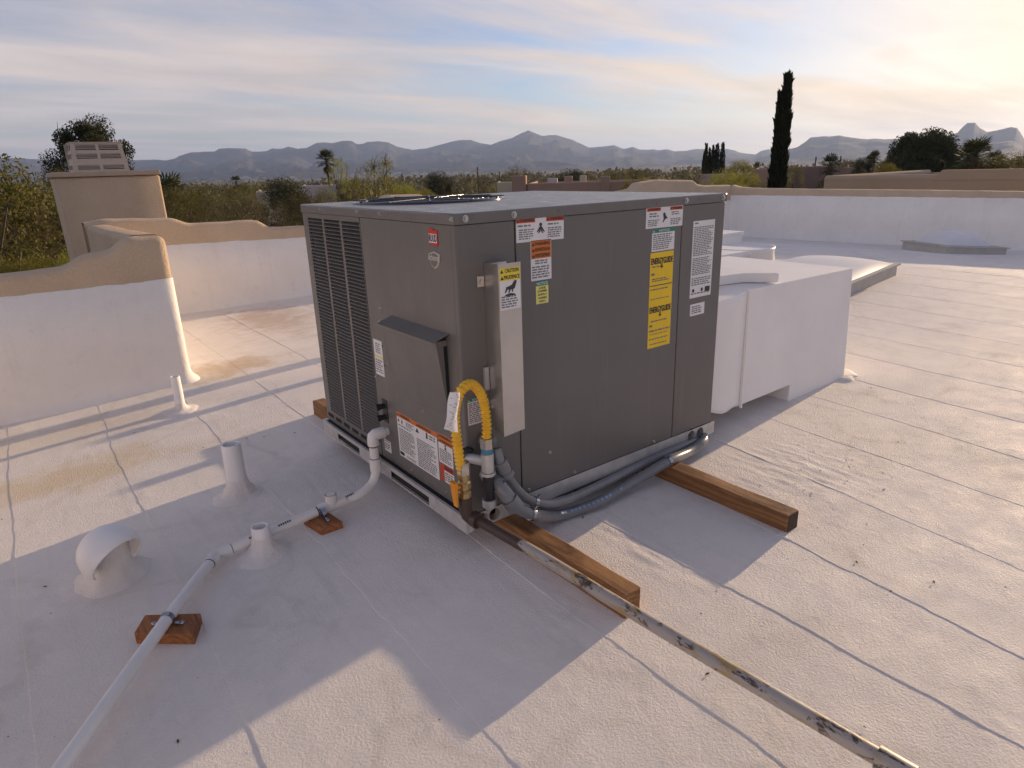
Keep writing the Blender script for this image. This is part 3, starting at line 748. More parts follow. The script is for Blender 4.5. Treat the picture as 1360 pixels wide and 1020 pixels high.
# base rails
rl = MB()
def rail_r():                                                      # right face rail with two pairs of holes, butted strips round the holes
    y0, y1 = -.004, .0; z0, z1 = .091, ZB - .001; xs = [.060, .125, 1.52, 1.60]; rr = .030; zc_ = (z0 + z1) / 2
    rings = []
    def hole_block(xa, xb, xc):
        N = 24; m = []
        for k in range(N):
            a = 2 * math.pi * k / N; d = (math.cos(a), math.sin(a)); t = 1e9
            if d[0] > 1e-6: t = min(t, (xb - xc) / d[0])
            if d[0] < -1e-6: t = min(t, (xa - xc) / d[0])
            if d[1] > 1e-6: t = min(t, (z1 - zc_) / d[1])
            if d[1] < -1e-6: t = min(t, (z0 - zc_) / d[1])
            m.append(((xc + d[0] * rr, zc_ + d[1] * rr), (xc + d[0] * t, zc_ + d[1] * t)))
        vs = [(p[0], y0, p[1]) for p, _ in m] + [(q[0], y0, q[1]) for _, q in m] + [(p[0], .03, p[1]) for p, _ in m]
        rl.add(vs, [(i, (i + 1) % N, N + (i + 1) % N, N + i) for i in range(N)] + [(i, 2 * N + i, 2 * N + (i + 1) % N, (i + 1) % N) for i in range(N)])
        for cx, cz in ((xa, z0), (xb, z0), (xa, z1), (xb, z1)):
            # close the corner gaps left by the fan of quads
            near = sorted(m, key=lambda e: math.hypot(e[1][0] - cx, e[1][1] - cz))[:2]
            rl.add([(cx, y0, cz), (near[0][1][0], y0, near[0][1][1]), (near[1][1][0], y0, near[1][1][1])], [(0, 1, 2)])
    seg = [-.012]
    for x in xs: seg += [x - .0324, x + .0324]
    seg.append(UW + .006)
    for i in range(0, len(seg), 2): rl.box((seg[i], y0, z0), (seg[i + 1], y1, z1))
    for x in xs: hole_block(x - .0324, x + .0324, x)
    rl.box((-.012, .0, z0), (UW + .006, .05, z0 + .004)); rl.box((UW + .007, -.004, z0 + .004), (UW + .03, .001, z1))
rail_r()
# grille face rail with fork slots
zf0, zf1 = .091, ZB - .001
for y0, y1 in ((UD + .0, 1.38), (1.08, .70), (.31, -.012)): rl.box((-.034, y0, zf0), (-.030, y1, zf1))
for y0, y1 in ((1.38, 1.08), (.70, .31)): rl.box((-.034, y0, zf1 - .022), (-.030, y1, zf1)); rl.box((-.034, y0, zf0), (-.030, y1, zf0 + .008))
rl.box((-.0295, -.011, zf1 - .003), (.02, UD, zf1 - .0005)); rl.box((-.0295, -.0115, zf0), (.0, -.004, zf1 - .004))
rl.box((-.03, UD + .001, zf0), (UW, UD + .005, zf1)); rl.box((UW + .001, .002, zf0), (UW + .005, UD, zf1))
rail = rl.build('base_rail', MT['galv'], unit)
m2 = MB(); m2.box((-.020, .052, zf0 + .006), (UW - .02, UD - .03, zf1)); m2.build('base_pan', MT['dark'], unit)

# screws
def screw(F, a, b, r=.0095, par=None, mat='screw'):
    m2 = MB(); c = F.p(a, b, .0); n = F.n
    q = Vector((0, 0, 1)).rotation_difference(n)
    for pr, k in (([(r * 1.45, 0), (r * 1.45, .0016), (r, .0022)], 16), ([(r, .0022), (r * .95, .0085), (0, .009)], 6)):
        vs = [c + q @ Vector((rr * math.cos(2 * math.pi * j / k), rr * math.sin(2 * math.pi * j / k), z)) for rr, z in pr for j in range(k)]
        m2.add(vs, [(i * k + j, i * k + (j + 1) % k, (i + 1) * k + (j + 1) % k, (i + 1) * k + j) for i in range(len(pr) - 1) for j in range(k)])
    return m2.build('screw', MT[mat], par or unit)
for a, b in ((.048, ZT - .022), (.285, ZT - .022), (1.372, ZT - .022), (1.672, ZT - .022)):
    screw(Frame((0, -.004, 0), (1, 0, 0), (0, 0, 1), (0, -1, 0)), a, b)
FL2 = Frame((-.004, 0, 0), (0, -1, 0), (0, 0, 1), (-1, 0, 0))
for a, b in ((-.012, ZT - .022), (-.62, ZT - .02), (-.86, ZT - .018), (-1.33, ZT - .02)): screw(FL2, a, b, .006)
for a, b in ((.262, .215), (.46, .335), (.33, .182), (.62, .182), (1.2, .182)): screw(FR, a, b, .006)
for a, b in ((-.70, 1.0), (-.68, .72), (-.72, .93), (-.36, .555), (-.52, .20), (-.20, .20), (-.83, .62)): screw(FL, a, b, .0055)

# flue deflector hood on the control panel: sloping face, visor on top
m2 = MB()
def wedge(ya, yb, z0, z1, d0, d1):
    m2.hexa([(-d0, yb, z0), (0, yb, z0), (0, ya, z0), (-d0, ya, z0), (-d1, yb, z1), (0, yb, z1), (0, ya, z1), (-d1, ya, z1)])
wedge(.585, .110, .600, .945, .012, .055)
flue = m2.build('flue_hood', MT['cabinet'], unit)
m2 = MB(); m2.hexa([(-.078, .092, .946), (0, .092, .972), (0, .600, .972), (-.078, .600, .946), (-.078, .092, .9495), (0, .092, .976), (0, .600, .976), (-.078, .600, .9495)])
m2.box((-.0795, .092, .936), (-.078, .600, .9495)); m2.build('visor', MT['cabinet'], flue)
m2 = MB(); m2.hexa([(-.014, .1085, .63), (-.002, .1085, .63), (-.002, .1095, .63), (-.014, .1095, .63), (-.020, .1085, .92), (-.002, .1085, .92), (-.002, .1095, .92), (-.020, .1095, .92)])
m2.build('vent_opening', MT['dark'], flue)

# exhaust shield: tall folded steel cover
m2 = MB(); sd = .12; sx0, sx1 = .112, .222
m2.hexa([(sx0, -sd, .548), (sx1, -sd, .556), (sx1, -sd + .003, .556), (sx0, -sd + .003, .548), (sx0, -sd, 1.268), (sx1, -sd, 1.268), (sx1, -sd + .003, 1.268), (sx0, -sd + .003, 1.268)])
m2.hexa([(sx0 + .014, -.001, .562), (sx0 + .0, -sd + .001, .549), (sx0 + .003, -sd + .001, .549), (sx0 + .017, -.001, .562), (sx0 + .014, -.001, 1.262), (sx0 + .0, -sd + .001, 1.267), (sx0 + .003, -sd + .001, 1.267), (sx0 + .017, -.001, 1.262)])
m2.hexa([(sx0 + .016, -.03, 1.240), (sx1 - .003, -.03, 1.240), (sx1 - .003, -.002, 1.240), (sx0 + .016, -.002, 1.240), (sx0 + .016, -.03, 1.262), (sx1 - .003, -.03, 1.262), (sx1 - .003, -.002, 1.262), (sx0 + .016, -.002, 1.262)])
m2.box((sx1 - .003, -.05, .60), (sx1, -.001, 1.24))
shield = m2.build('exhaust_shield', MT['shield'], unit)
for z in (1.19, .66):
    m2 = MB(); m2.box((sx0 - .022, -.006, z - .022), (sx0 + .012, -.001, z + .022), .002); m2.build('bracket', MT['shield'], shield)
    screw(Frame((0, -.006, 0), (1, 0, 0), (0, 0, 1), (0, -1, 0)), sx0 - .008, z, .008, shield)
m2 = MB(); m2.box((sx0 - .012, -.014, .73), (sx0 + .010, -.001, .83)); m2.build('latch_plate', MT['galv'], shield)

# maker's badge and shield emblem
bd = MB(); c0, c1 = -.197, -.130
def wavy(z, t): return z + .004 * math.sin(t * 2 * math.pi)
bd.cur = 0
N = 12
for k in range(N):
    t0, t1 = k / N, (k + 1) / N; a0, a1 = c0 + (c1 - c0) * t0, c0 + (c1 - c0) * t1
    for (lo_, hi_, m_) in ((1.327, 1.395, 0),):
        plate(bd, FL, a0, a1, wavy(lo_ + .006, t0), wavy(hi_, t0), .0003, .004)
badge = bd.build('badge', MT['badgered'], unit)
m3 = MB()
m3.add([FL.p(c0 + .002, 1.342, .0046), FL.p(c1 - .002, 1.342, .0046), FL.p(c1 - .002, 1.378, .0046), FL.p(c0 + .002, 1.378, .0046)], [(0, 1, 2, 3)])
m3.build('white_band', MT['white'], badge)
m3 = MB(); lay_text(m3, FL, 'RUUD', c0 + .005, c1 - .005, 1.3455, 1.3745, .0054, .0012); m3.build('lettering', MT['ink'], badge)
em = MB(); pts = [(-.203, 1.298), (-.165, 1.308), (-.125, 1.298), (-.127, 1.270), (-.140, 1.248), (-.163, 1.236), (-.188, 1.248), (-.201, 1.270)]
em.add([FL.p(a, b, .0004) for a, b in pts] + [FL.p(-.164 + (a + .164) * .93, 1.273 + (b - 1.273) * .93, .005) for a, b in pts],
       [(i, (i + 1) % 8, 8 + (i + 1) % 8, 8 + i) for i in range(8)] + [tuple(range(8, 16))])
emb = em.build('shield_emblem', MT['silver'], unit)
m3 = MB(); poly(m3, FL, [(-.164 + (a + .164) * .86, 1.273 + (b - 1.273) * .84) for a, b in pts], .0058); m3.build('emblem_field', MT['cabinet'], emb)
m3 = MB(); lay_text(m3, FL, 'Achiever', -.207, -.121, 1.270, 1.296, .0066, .0010); m3.build('lettering', MT['silver'], emb)

# ---- printed labels
def label(F, a0, a1, b0, b1, heads=(), prints=(), name='warning_label', base='white', cz=.0006, text=None, parent=None):
    """heads: (b-from-top fraction 0..1 start, end, colour, string, ink); prints: (a0,a1,b0,b1,n rows) in fractions"""
    m2 = MB(); plate(m2, F, a0, a1, b0, b1, .0001, cz); lb = m2.build(name, MT[base], parent or unit)
    w, h = a1 - a0, b1 - b0
    for k, (xa, xb, ya, yb, colr, s, ink, tx) in enumerate(heads):
        if colr:
            m3 = MB(); plate(m3, F, a0 + xa * w, a0 + xb * w, b0 + ya * h, b0 + yb * h, cz, cz + .0005 + .0001 * k); m3.build('header_band', MT[colr], lb)
        if s:
            m3 = MB(); hh = (yb - ya) * h; ww = (xb - xa) * w; x_ = a0 + xa * w
            c_ = cz + .0013 + .0001 * k
            if tx[0] > .1: warn_tri(m3, F, x_ + ww * .03, b0 + ya * h + hh * .2, hh * .62, c_)
            lay_text(m3, F, s, x_ + ww * tx[0], x_ + ww * tx[1], b0 + ya * h + hh * .22, b0 + ya * h + hh * .80, c_, hh * .025); m3.build('printed_text', MT[ink], lb)
    if prints:
        m3 = MB()
        for i, (xa, xb, ya, yb, n) in enumerate(prints): print_lines(m3, F, a0 + xa * w, a0 + xb * w, b0 + ya * h, b0 + yb * h, n, cz + .0007, seed=int(a0 * 1000) + i)
        m3.build('printed_text', MT['grayink'], lb)
    return lb
def picto(lb, F, pts_list, cz=.0016, mat='ink'):
    m3 = MB()
    for k, p in enumerate(pts_list): poly(m3, F, p, cz + k * .0001)
    m3.build('pictogram', MT[mat], lb)
def circ(a, b, r, n=10): return [(a + r * math.cos(2 * math.pi * k / n), b + r * math.sin(2 * math.pi * k / n)) for k in range(n)]
T1 = (.2, .95)
# three-part safety labels
F1 = FR.rot(.296, 1.325, -.012)
lb = label(F1, 0, .260, 0, .098, heads=[(.0, .385, .80, 1, 'red', 'WARNING', 'ink', T1), (.62, 1, .80, 1, 'red', 'WARNING', 'ink', T1)],
           prints=[(.03, .36, .62, .74, 1), (.05, .36, .10, .56, 5), (.65, .97, .62, .74, 1), (.65, .95, .10, .56, 5)])
picto(lb, F1, [circ(.130, .068, .008), [(.126, .062), (.134, .062), (.138, .046), (.122, .046)], [(.124, .060), (.108, .038), (.112, .036), (.128, .050)], [(.136, .060), (.152, .038), (.148, .036), (.132, .050)],
                [(.124, .046), (.116, .032), (.122, .032), (.130, .044)], [(.136, .046), (.144, .032), (.138, .032), (.130, .044)]])
label(FR, .370, .484, 1.157, 1.327, heads=[(0.02, .98, .84, .985, 'lorange', 'WARNING', 'ink', (.17, .95)), (0.02, .98, .695, .84, 'lorange', 'ADVERTENCIA', 'ink', (.17, .95)), (0.02, .98, .55, .695, 'lorange', 'AVERTISSEMENT', 'ink', (.17, .95))],
      prints=[(.2, .8, .40, .52, 2), (.05, .9, .05, .37, 5)])
lb = label(FR, .395, .465, 1.054, 1.152, heads=[(0, 1, .80, 1, 'green', 'NOTICE', 'white', (.06, .94)), (.2, .8, .62, .78, None, 'USE', 'ink', (.05, .95)), (.1, .9, .48, .63, None, 'COPPER', 'ink', (.05, .95)), (.1, .9, .33, .48, None, 'SUPPLY', 'ink', (.05, .95)), (.12, .88, .18, .33, None, 'WIRES', 'ink', (.05, .95)), (.2, .8, .03, .18, None, 'ONLY', 'ink', (.05, .95))], base='pyellow', name='notice_label')
F5 = FR.rot(1.082, 1.322, -.008)
lb = label(F5, 0, .271, 0, .100, heads=[(.02, .38, .80, .96, 'red', 'WARNING', 'ink', T1), (.64, .985, .80, .96, 'red', 'WARNING', 'ink', T1)],
           prints=[(.08, .35, .50, .74, 2), (.05, .36, .08, .42, 4), (.68, .95, .55, .74, 2), (.66, .96, .08, .42, 4)])
picto(lb, F5, [circ(.130, .062, .009), [(.124, .056), (.142, .060), (.146, .040), (.128, .036)], [(.128, .040), (.118, .026), (.124, .024), (.138, .038)], [(.140, .056), (.155, .046), (.152, .040), (.140, .048)]])
label(FR, 1.130, 1.297, 1.208, 1.316, heads=[(0, 1, .83, 1, 'green', 'NOTICE', 'white', (.3, .75))], prints=[(.05, .95, .06, .78, 8)], name='notice_label')
lb = label(FR.rot(1.123, .716, .0), 0, .173, 0, .486, base='lyellow', name='energy_label',
           prints=[(.08, .6, .845, .87, 1), (.06, .2, .76, .80, 1), (.1, .95, .70, .74, 2), (.03, .98, .655, .665, 1), (.05, .8, .61, .635, 1), (.05, .98, .515, .53, 1),
                   (.1, .95, .275, .30, 1), (.05, .2, .22, .26, 1), (.05, .98, .17, .20, 1), (.1, .9, .14, .155, 1), (.05, .98, .085, .105, 1), (.1, .9, .03, .05, 1)])
for b in (.428, .183):
    m3 = MB(); Fe = FR.rot(1.123, .716, 0); lay_text(m3, Fe, 'ENERGYGUIDE', .006, .166, b, b + .030, .0016, .0022)
    poly(m3, Fe, [(.082, b), (.090, b), (.090, b - .012), (.098, b - .012), (.086, b - .024), (.074, b - .012), (.082, b - .012)], .0019); m3.build('printed_text', MT['ink'], lb)
m3 = MB(); poly(m3, FR.rot(1.123, .716, 0), [(0, .322), (.173, .322), (.173, .3245), (0, .3245)], .0016); m3.build('divider_line', MT['ink'], lb)
lb = label(FR, 1.442, 1.620, .933, 1.333, name='rating_plate', prints=[(.06, .28, .955, .985, 1), (.05, .95, .55, .93, 17), (.05, .95, .30, .53, 10), (.05, .95, .16, .27, 4), (.05, .95, .04, .07, 1)])
picto(lb, FR, [[(1.566, .958), (1.608, .958), (1.608, .984), (1.566, .984)], circ(1.468, .972, .010), circ(1.540, .972, .010)])
label(FR.rot(1.453, .835, .01), 0, .120, 0, .064, name='handwritten_label', prints=[(.1, .85, .15, .85, 4)])
label(FR, .014, .092, .588, .706, heads=[(0, 1, .88, 1, 'green', 'NOTICE', 'white', (.3, .75))], prints=[(.06, .95, .05, .84, 11)], name='notice_label')
# caution label on the shield
Fs = Frame((0, -sd, 0), (1, 0, 0), (0, 0, 1), (0, -1, 0))
lb = label(Fs, sx0 + .004, sx1 - .005, 1.085, 1.252, heads=[(0, 1, .845, 1, 'cyellow', 'CAUTION', 'ink', (.25, .92)), (0, 1, .69, .845, 'cyellow', 'PRUDENCE', 'ink', (.2, .97))],
           prints=[(.05, .95, .04, .34, 5)], name='caution_label', parent=shield)
bx, bz = sx0 + .032, 1.152
picto(lb, Fs, [[(bx + .0, bz + .022), (bx + .03, bz + .030), (bx + .045, bz + .048), (bx + .056, bz + .044), (bx + .044, bz + .014), (bx + .016, bz + .010)], [(bx + .002, bz + .020), (bx - .006, bz + .002), (bx - .001, bz + .001), (bx + .01, bz + .014)],
                [(bx + .016, bz + .012), (bx + .012, bz - .001), (bx + .017, bz - .001), (bx + .024, bz + .013)], [(bx + .03, bz + .014), (bx + .03, bz + .002), (bx + .035, bz + .002), (bx + .037, bz + .014)],
                [(bx - .008, bz - .012), (bx + .05, bz - .012), (bx + .04, bz - .005), (bx + .02, bz - .002), (bx + .0, bz - .006)]])
# labels on the grille face
lb = label(FL, -.640, -.252, .243, .482, heads=[(0, .5, .895, 1, 'lorange', 'WARNING', 'ink', (.17, .7)), (.5, 1, .895, 1, 'lorange', 'ADVERTENCIA', 'ink', (.12, .75))],
           prints=[(.24, .45, .76, .87, 3), (.03, .42, .69, .74, 1), (.04, .44, .14, .66, 13), (.50, .96, .03, .66, 15), (.2, .44, .03, .09, 2), (.82, .96, .76, .87, 2)])
lw, lh = .388, .239
picto(lb, FL, [[(-.632, .432), (-.612, .432), (-.622, .452)], [(-.588, .452), (-.580, .442), (-.584, .426), (-.594, .432)], [(-.435, .452), (-.418, .428), (-.452, .428)], [(-.35, .454), (-.338, .454), (-.336, .424), (-.352, .424)], [(-.632, .252), (-.588, .252), (-.588, .270), (-.632, .270)]])
lb = label(FL, -.242, -.121, .345, .490, heads=[(0, 1, .84, 1, 'lorange', 'WARNING', 'ink', (.16, .92)), (0, 1, .69, .84, 'lorange', 'ADVERTENCIA', 'ink', (.16, .95))], prints=[(.08, .92, .06, .50, 7)])
picto(lb, FL, [circ(-.180, .440, .006), [(-.186, .432), (-.174, .432), (-.172, .420), (-.188, .420)]])
lb = label(FL, -.239, -.121, .255, .342, heads=[(0, .3, 0, 1, 'red', None, None, None), (.3, 1, .68, 1, 'red', 'DANGER', 'ink', (.05, .95))], prints=[(.35, .95, .08, .62, 4)])
lb = label(FL, -.828, -.735, .636, .822, heads=[(.02, .98, .50, .55, 'cyellow', None, None, None)], prints=[(.2, .8, .62, .92, 5), (.08, .92, .06, .46, 6)], name='service_label')
label(FL, -.812, -.738, .215, .280, heads=[(0.1, .9, .8, .98, None, 'DRAIN', 'ink', (.05, .9))], prints=[(.1, .85, .15, .7, 3)], name='drain_label')
# refrigerant service ports
sp_ = MB(); sp_.box(FL.p(-.79, .385, .001), FL.p(-.735, .51, .003)); ports = sp_.build('port_plate', MT['coil'], unit)
for b in (.475, .415):
    m3 = MB(); m3.tube([FL.p(-.768, b, .0), FL.p(-.768, b, .03)], .014, 12); m3.tube([FL.p(-.768, b, .03), FL.p(-.768, b, .052)], .018, 8); m3.build('port_cap', MT['black'], ports)
for k, (a, b) in enumerate(((-.70, .90), (-.71, .80), (-.70, .70))):
    m3 = MB(); poly(m3, FL, circ(a - .02, b, .006, 10), .001); m3.build('knockout', MT['dark'], unit)

# ================================================================== timbers
def beam(name, xa, ya, xb, yb, label, s=.0885):
    """near end's left corner at xa, ya; far end's at xb, yb"""
    m2 = MB(); L = math.hypot(xb - xa, yb - ya); bm = bmesh.new(); bmesh.ops.create_cube(bm, size=1)
    for v in bm.verts: v.co = (v.co.x * s, v.co.y * L, s if v.co.z > 0 else -.035)
    bmesh.ops.bevel(bm, geom=bm.edges[:], offset=.006, segments=2, profile=.5, affect='EDGES')
    le = [e for e in bm.edges if e.calc_length() > L * .8]; bmesh.ops.subdivide_edges(bm, edges=le, cuts=40)
    for v in bm.verts:
        k = v.co.y * 9; v.co.x += .0022 * math.sin(k) * math.sin(k * .37 + v.co.z * 40); v.co.z += .0018 * math.sin(k * 1.3 + v.co.x * 50)
    m2.bm(bm); o = m2.build(name, MT['wood']); a = math.atan2(-(xb - xa), yb - ya)
    o.rotation_euler = (0, 0, a); o.location = ((xa + xb) / 2 + s / 2 * math.cos(a), (ya + yb) / 2 + s / 2 * math.sin(a), 0); return tag(o, label, 'timber', 'timbers carrying the rooftop unit')
beam('timber_beam', .316, -.5425, .266, 2.44, 'square timber under the near end of the grey unit, rusty gas pipe lying against it')
far_beam = beam('timber_beam', 1.308, -.605, 1.308, 1.75, 'square timber under the far end of the unit, nearest the white duct')
m2 = MB(); L_ = (1.75 + .605) / 2; m2.box((-.040, -L_ - .0012, -.028), (.040, -L_ + .002, .0835)); m2.build('end_grain', MT['endgrain'], far_beam)

# ================================================================== gas line
gas = empty('gas_line', (.09, .12, .0), 'rusty gas pipe with peeling paint, ending in a yellow hose at the unit corner', 'gas pipe')
GL = Vector((.09, .12, 0))
def gpart(mb, name, mat, parent=gas): 
    o = mb.build(name, MT[mat], parent); o.data.transform(Matrix.Translation(-GL)); return o
el = at(627, 686, 1, .115); ry = .118; rx = at(617.5, 655, 1, ry).x                # foot of the riser
m2 = MB(); gr_ = .0235
p_end = roof_at(1172, 1009, .172)
pd = [Vector((el.x, ry - .02, el.z)), roof_at(722, 741, .205), roof_at(823, 803, .192), roof_at(1000, 908, .180), p_end]
path = spline(pd, 10)
m2.tube(path, gr_, 16); gpart(m2, 'pipe', 'gas')
m2 = MB(); d_ = (pd[-1] - pd[-2]).normalized()
m2.tube([p_end - d_ * .012, p_end + d_ * .075], gr_ * 1.32, 16); m2.tube([p_end + d_ * .076, p_end + d_ * .7], gr_, 16); gpart(m2, 'coupling', 'gas')
q_ = p_end + d_ * .55; zb_ = zr(q_.x, q_.y) - .01; m2 = MB(); m2.box((-.15, -.05, 0), (.15, .05, q_.z - gr_ - zb_), .004)
b_ = m2.build('wooden_block', MT['wood2'], None, (q_.x, q_.y, zb_)); tag(b_, 'wood block carrying the far run of the rusty gas pipe', 'wooden block')
m2 = MB(); m2.tube([(rx, ry, el.z + .10), (rx, ry, el.z + .04)] + [(rx + .004, ry - .004, el.z + .018), (rx + .014, ry - .012, el.z + .004), (el.x, ry - .03, el.z)], gr_ * 1.22, 14)
m2.tube([(el.x - .004, ry - .022, el.z + .001), (el.x + .001, ry - .052, el.z - .002)], gr_ * 1.5, 16); gpart(m2, 'elbow', 'gas')
zv = el.z + .10
m2 = MB(); m2.lathe([(.017, 0), (.027, .001), (.027, .024), (.021, .028), (.021, .034), (.028, .042), (.028, .068), (.021, .076), (.021, .084), (.026, .086), (.026, .105), (.0, .106)], (rx, ry, zv), 8, smooth=False); vl = gpart(m2, 'valve', 'brass')
m2 = MB(); m2.tube([(rx - .02, ry, zv + .055), (rx - .047, ry, zv + .055)], .009, 10); m2.hexa([(rx - .049, ry - .013, zv - .028), (rx - .043, ry - .013, zv - .028), (rx - .043, ry + .013, zv - .028), (rx - .049, ry + .013, zv - .028),
         (rx - .060, ry - .018, zv + .085), (rx - .043, ry - .018, zv + .085), (rx - .043, ry + .018, zv + .085), (rx - .060, ry + .018, zv + .085)]); gpart(m2, 'valve_handle', 'orange', vl)
m2 = MB(); m2.tube([(rx, ry, zv + .106), (rx, ry, zv + .152)], .029, 6, smooth=False); m2.tube([(rx, ry, zv + .152), (rx, ry, zv + .160)], .024, 14); gpart(m2, 'hose_nut', 'nickel')
top_in = at(648, 600, 1, .13)
hz0 = zv + .158
hp = [Vector((rx, ry, hz0)), at(613, 625, 1, ry), at(607, 585, 1, ry), at(604, 548, 1, ry + .005), at(611, 521, 1, .09), at(626, 510.5, 1, .115), at(640, 526, 1, .13), at(646, 558, 1, .13), Vector((top_in.x - .004, .13, .545))]
hs = spline(hp, 12)
L = [0]
for a, b in zip(hs[:-1], hs[1:]): L.append(L[-1] + (b - a).length)
m2 = MB(); ncor = 42; pp = []; rr = []
for k in range(ncor * 6 + 1):
    t = k / (ncor * 6) * L[-1]; j = max(i for i in range(len(L)) if L[i] <= t + 1e-9); j = min(j, len(hs) - 2)
    pp.append(hs[j].lerp(hs[j + 1], (t - L[j]) / max(L[j + 1] - L[j], 1e-9))); rr.append(.0182 + .0038 * math.sin(2 * math.pi * k / 6))
m2.tube(pp, rr, 14); gpart(m2, 'flexible_hose', 'yellow')
tx = top_in.x - .004
m2 = MB(); m2.tube([(tx, .13, .552), (tx, .13, .508)], .029, 6, smooth=False); gpart(m2, 'hose_nut', 'nickel')
m2 = MB(); m2.tube([(tx, .13, .507), (tx, .13, .484)], .025, 14); gpart(m2, 'sealing_tape', 'blue')
m2 = MB(); m2.tube([(tx, .13, .483), (tx, .13, .40)], .027, 14); m2.tube([(tx, .13, .398), (tx, .13, .384)], .032, 14)
m2.tube([(tx, .13, .445), (tx - .02, .16, .447), (tx - .05, .217, .45)], .022, 14); gpart(m2, 'pipe_tee', 'galv')
m2 = MB(); m2.lathe([(.0, 0), (.046, .0), (.046, .008), (.034, .016), (.026, .017)], (tx - .052, .2165, .452), 20, axis=(0, -1, 0)); gpart(m2, 'grommet', 'black')
m2 = MB(); m2.tube([(tx, .13, .383), (tx, .13, .262)], .023, 14); gpart(m2, 'drip_leg', 'black')
m2 = MB(); m2.tube([(tx, .13, .268), (tx, .13, .236)], .031, 14); m2.tube([(tx, .13, .235), (tx, .13, .222)], .018, 6); gpart(m2, 'drip_leg_cap', 'galv')
# paper tag taped round the hose
m2 = MB(); ta, tb = at(598, 521, 1, .035), at(610, 521, 1, .035); tc_, td = at(607, 574, 1, .035), at(590, 570, 1, .035)
for dy in (0,):
    g4 = []
    for j in range(7):
        for i in range(5):
            p = ta.lerp(tb, i / 4).lerp(td.lerp(tc_, i / 4), j / 6); p = p + Vector((0, -.012 * math.sin(i / 4 * math.pi) + .006 * math.sin(j * 1.1 + i), 0)); g4.append(p)
    m2.add(g4, [(j * 5 + i, j * 5 + i + 1, (j + 1) * 5 + i + 1, (j + 1) * 5 + i) for j in range(6) for i in range(4)], True)
    m2.add([p + Vector((0, .0025, 0)) for p in g4], [((j + 1) * 5 + i, (j + 1) * 5 + i + 1, j * 5 + i + 1, j * 5 + i) for j in range(6) for i in range(4)], True)
tg = gpart(m2, 'paper_tag', 'white')
m3 = MB(); rgt = random.Random(5)
for k in range(26):
    i, j = rgt.uniform(.08, .8), k / 26 * .92 + .04
    def tp(i, j): return ta.lerp(tb, i).lerp(td.lerp(tc_, i), j) + Vector((0, -.012 * math.sin(i * math.pi) + .006 * math.sin(j * 6.6 + i * 4) - .0016, 0))
    w = rgt.uniform(.12, .2); m3.add([tp(i, j), tp(min(i + w, .98), j), tp(min(i + w, .98), j + .012), tp(i, j + .012)], [(0, 1, 2, 3)])
gpart(m3, 'printed_text', 'grayink', tg)

# ================================================================== electrical conduits
def conduit(pts, r, label, fits, clamps, print_at=None):
    o = bpy.data.objects; c0 = Vector(pts[0])
    t = empty('electrical_conduit', (c0.x, c0.y, 0), label, 'conduit', 'grey conduits along the foot of the unit')
    sh_ = Matrix.Translation((-c0.x, -c0.y, 0)); s = spline(pts, 9)
    m2 = MB(); m2.tube(s, r, 14); b = m2.build('conduit', MT['conduit'], t); b.data.transform(sh_)
    for (a, bb, rr, mat, nm) in fits:
        m2 = MB(); m2.tube([a, bb], rr, 12 if nm != 'lock_nut' else 8); b = m2.build(nm, MT[mat], t); b.data.transform(sh_)
    for i in clamps:
        p = s[i]; d = (s[i + 1] - s[i - 1]).normalized(); m2 = MB(); m2.tube([p - d * .010, p + d * .010], r * 1.14, 14)
        up = Vector((0, -.3, 1)) - d * Vector((0, -.3, 1)).dot(d); up.normalize(); m2.tube([p + up * r * 1.1, p + up * (r + .022)], .007, 6)
        b = m2.build('clamp', MT['strap'], t); b.data.transform(sh_)
    if print_at:
        m2 = MB(); rgx = random.Random(2)
        for i in range(print_at[0], print_at[1]):
            if rgx.random() < .75:
                p = s[i]; d = (s[i + 1] - s[i]); n = Vector((-.3, -.65, .72)); n = (n - d.normalized() * n.dot(d.normalized())).normalized(); w = d.normalized().cross(n)
                q = p + n * (r + .0008); m2.add([q - w * .006, q + d * .7 - w * .006, q + d * .7 + w * .005, q + w * .005], [(0, 1, 2, 3)])
        b = m2.build('printed_text', MT['strap'], t); b.data.transform(sh_)
    return t
c1 = [at(659, 596, 1, .15), at(664, 612, 1, .135), at(677, 637, 1, .135), at(696, 659, 1, .13), at(722, 669, 1, .13), at(752, 664, 1, .14), at(785, 650, 1, .165), at(830, 628, 1, .185), at(880, 604, 1, .19), at(915, 589, 1, .2), at(928, 584, 1, .215)]
conduit([tuple(p) for p in c1], .0225, 'upper grey conduit curving out from behind the gas tee and along the steel base rail',
        [((c1[0].x - .02, .2165, c1[0].z + .03), (c1[0].x - .008, .165, c1[0].z + .022), .032, 'conduit', 'fitting'), (c1[1], c1[1].lerp(c1[2], .55), .030, 'conduit', 'fitting'), (c1[1].lerp(c1[2], .55), c1[1].lerp(c1[2], .75), .036, 'conduit', 'lock_nut')], [32])
c2 = [at(655, 634, 1, .175), at(662, 644, 1, .12), at(672, 657, 1, .085), at(686, 674, 1, .07), at(712, 684, 1, .06), roof_at(745, 684, .035), roof_at(795, 667, .04), roof_at(840, 641, .06), roof_at(887, 613, .116), roof_at(915, 600, .085), at(932, 588, 1, .15), at(936, 580, 1, .19)]
conduit([tuple(p) for p in c2], .0265, 'lower grey conduit sweeping over both timbers, held by a bright metal strap',
        [((c2[0].x, .2165, c2[0].z + .012), (c2[0].x, .19, c2[0].z + .009), .046, 'galv', 'lock_nut'), ((c2[0].x, .19, c2[0].z + .009), c2[1], .036, 'conduit', 'fitting'), (c2[1].lerp(c2[2], .1), c2[2].lerp(c2[3], .3), .034, 'conduit', 'fitting'), (c2[2].lerp(c2[3], .3), c2[3], .040, 'conduit', 'lock_nut')], [34, 72], (42, 60))

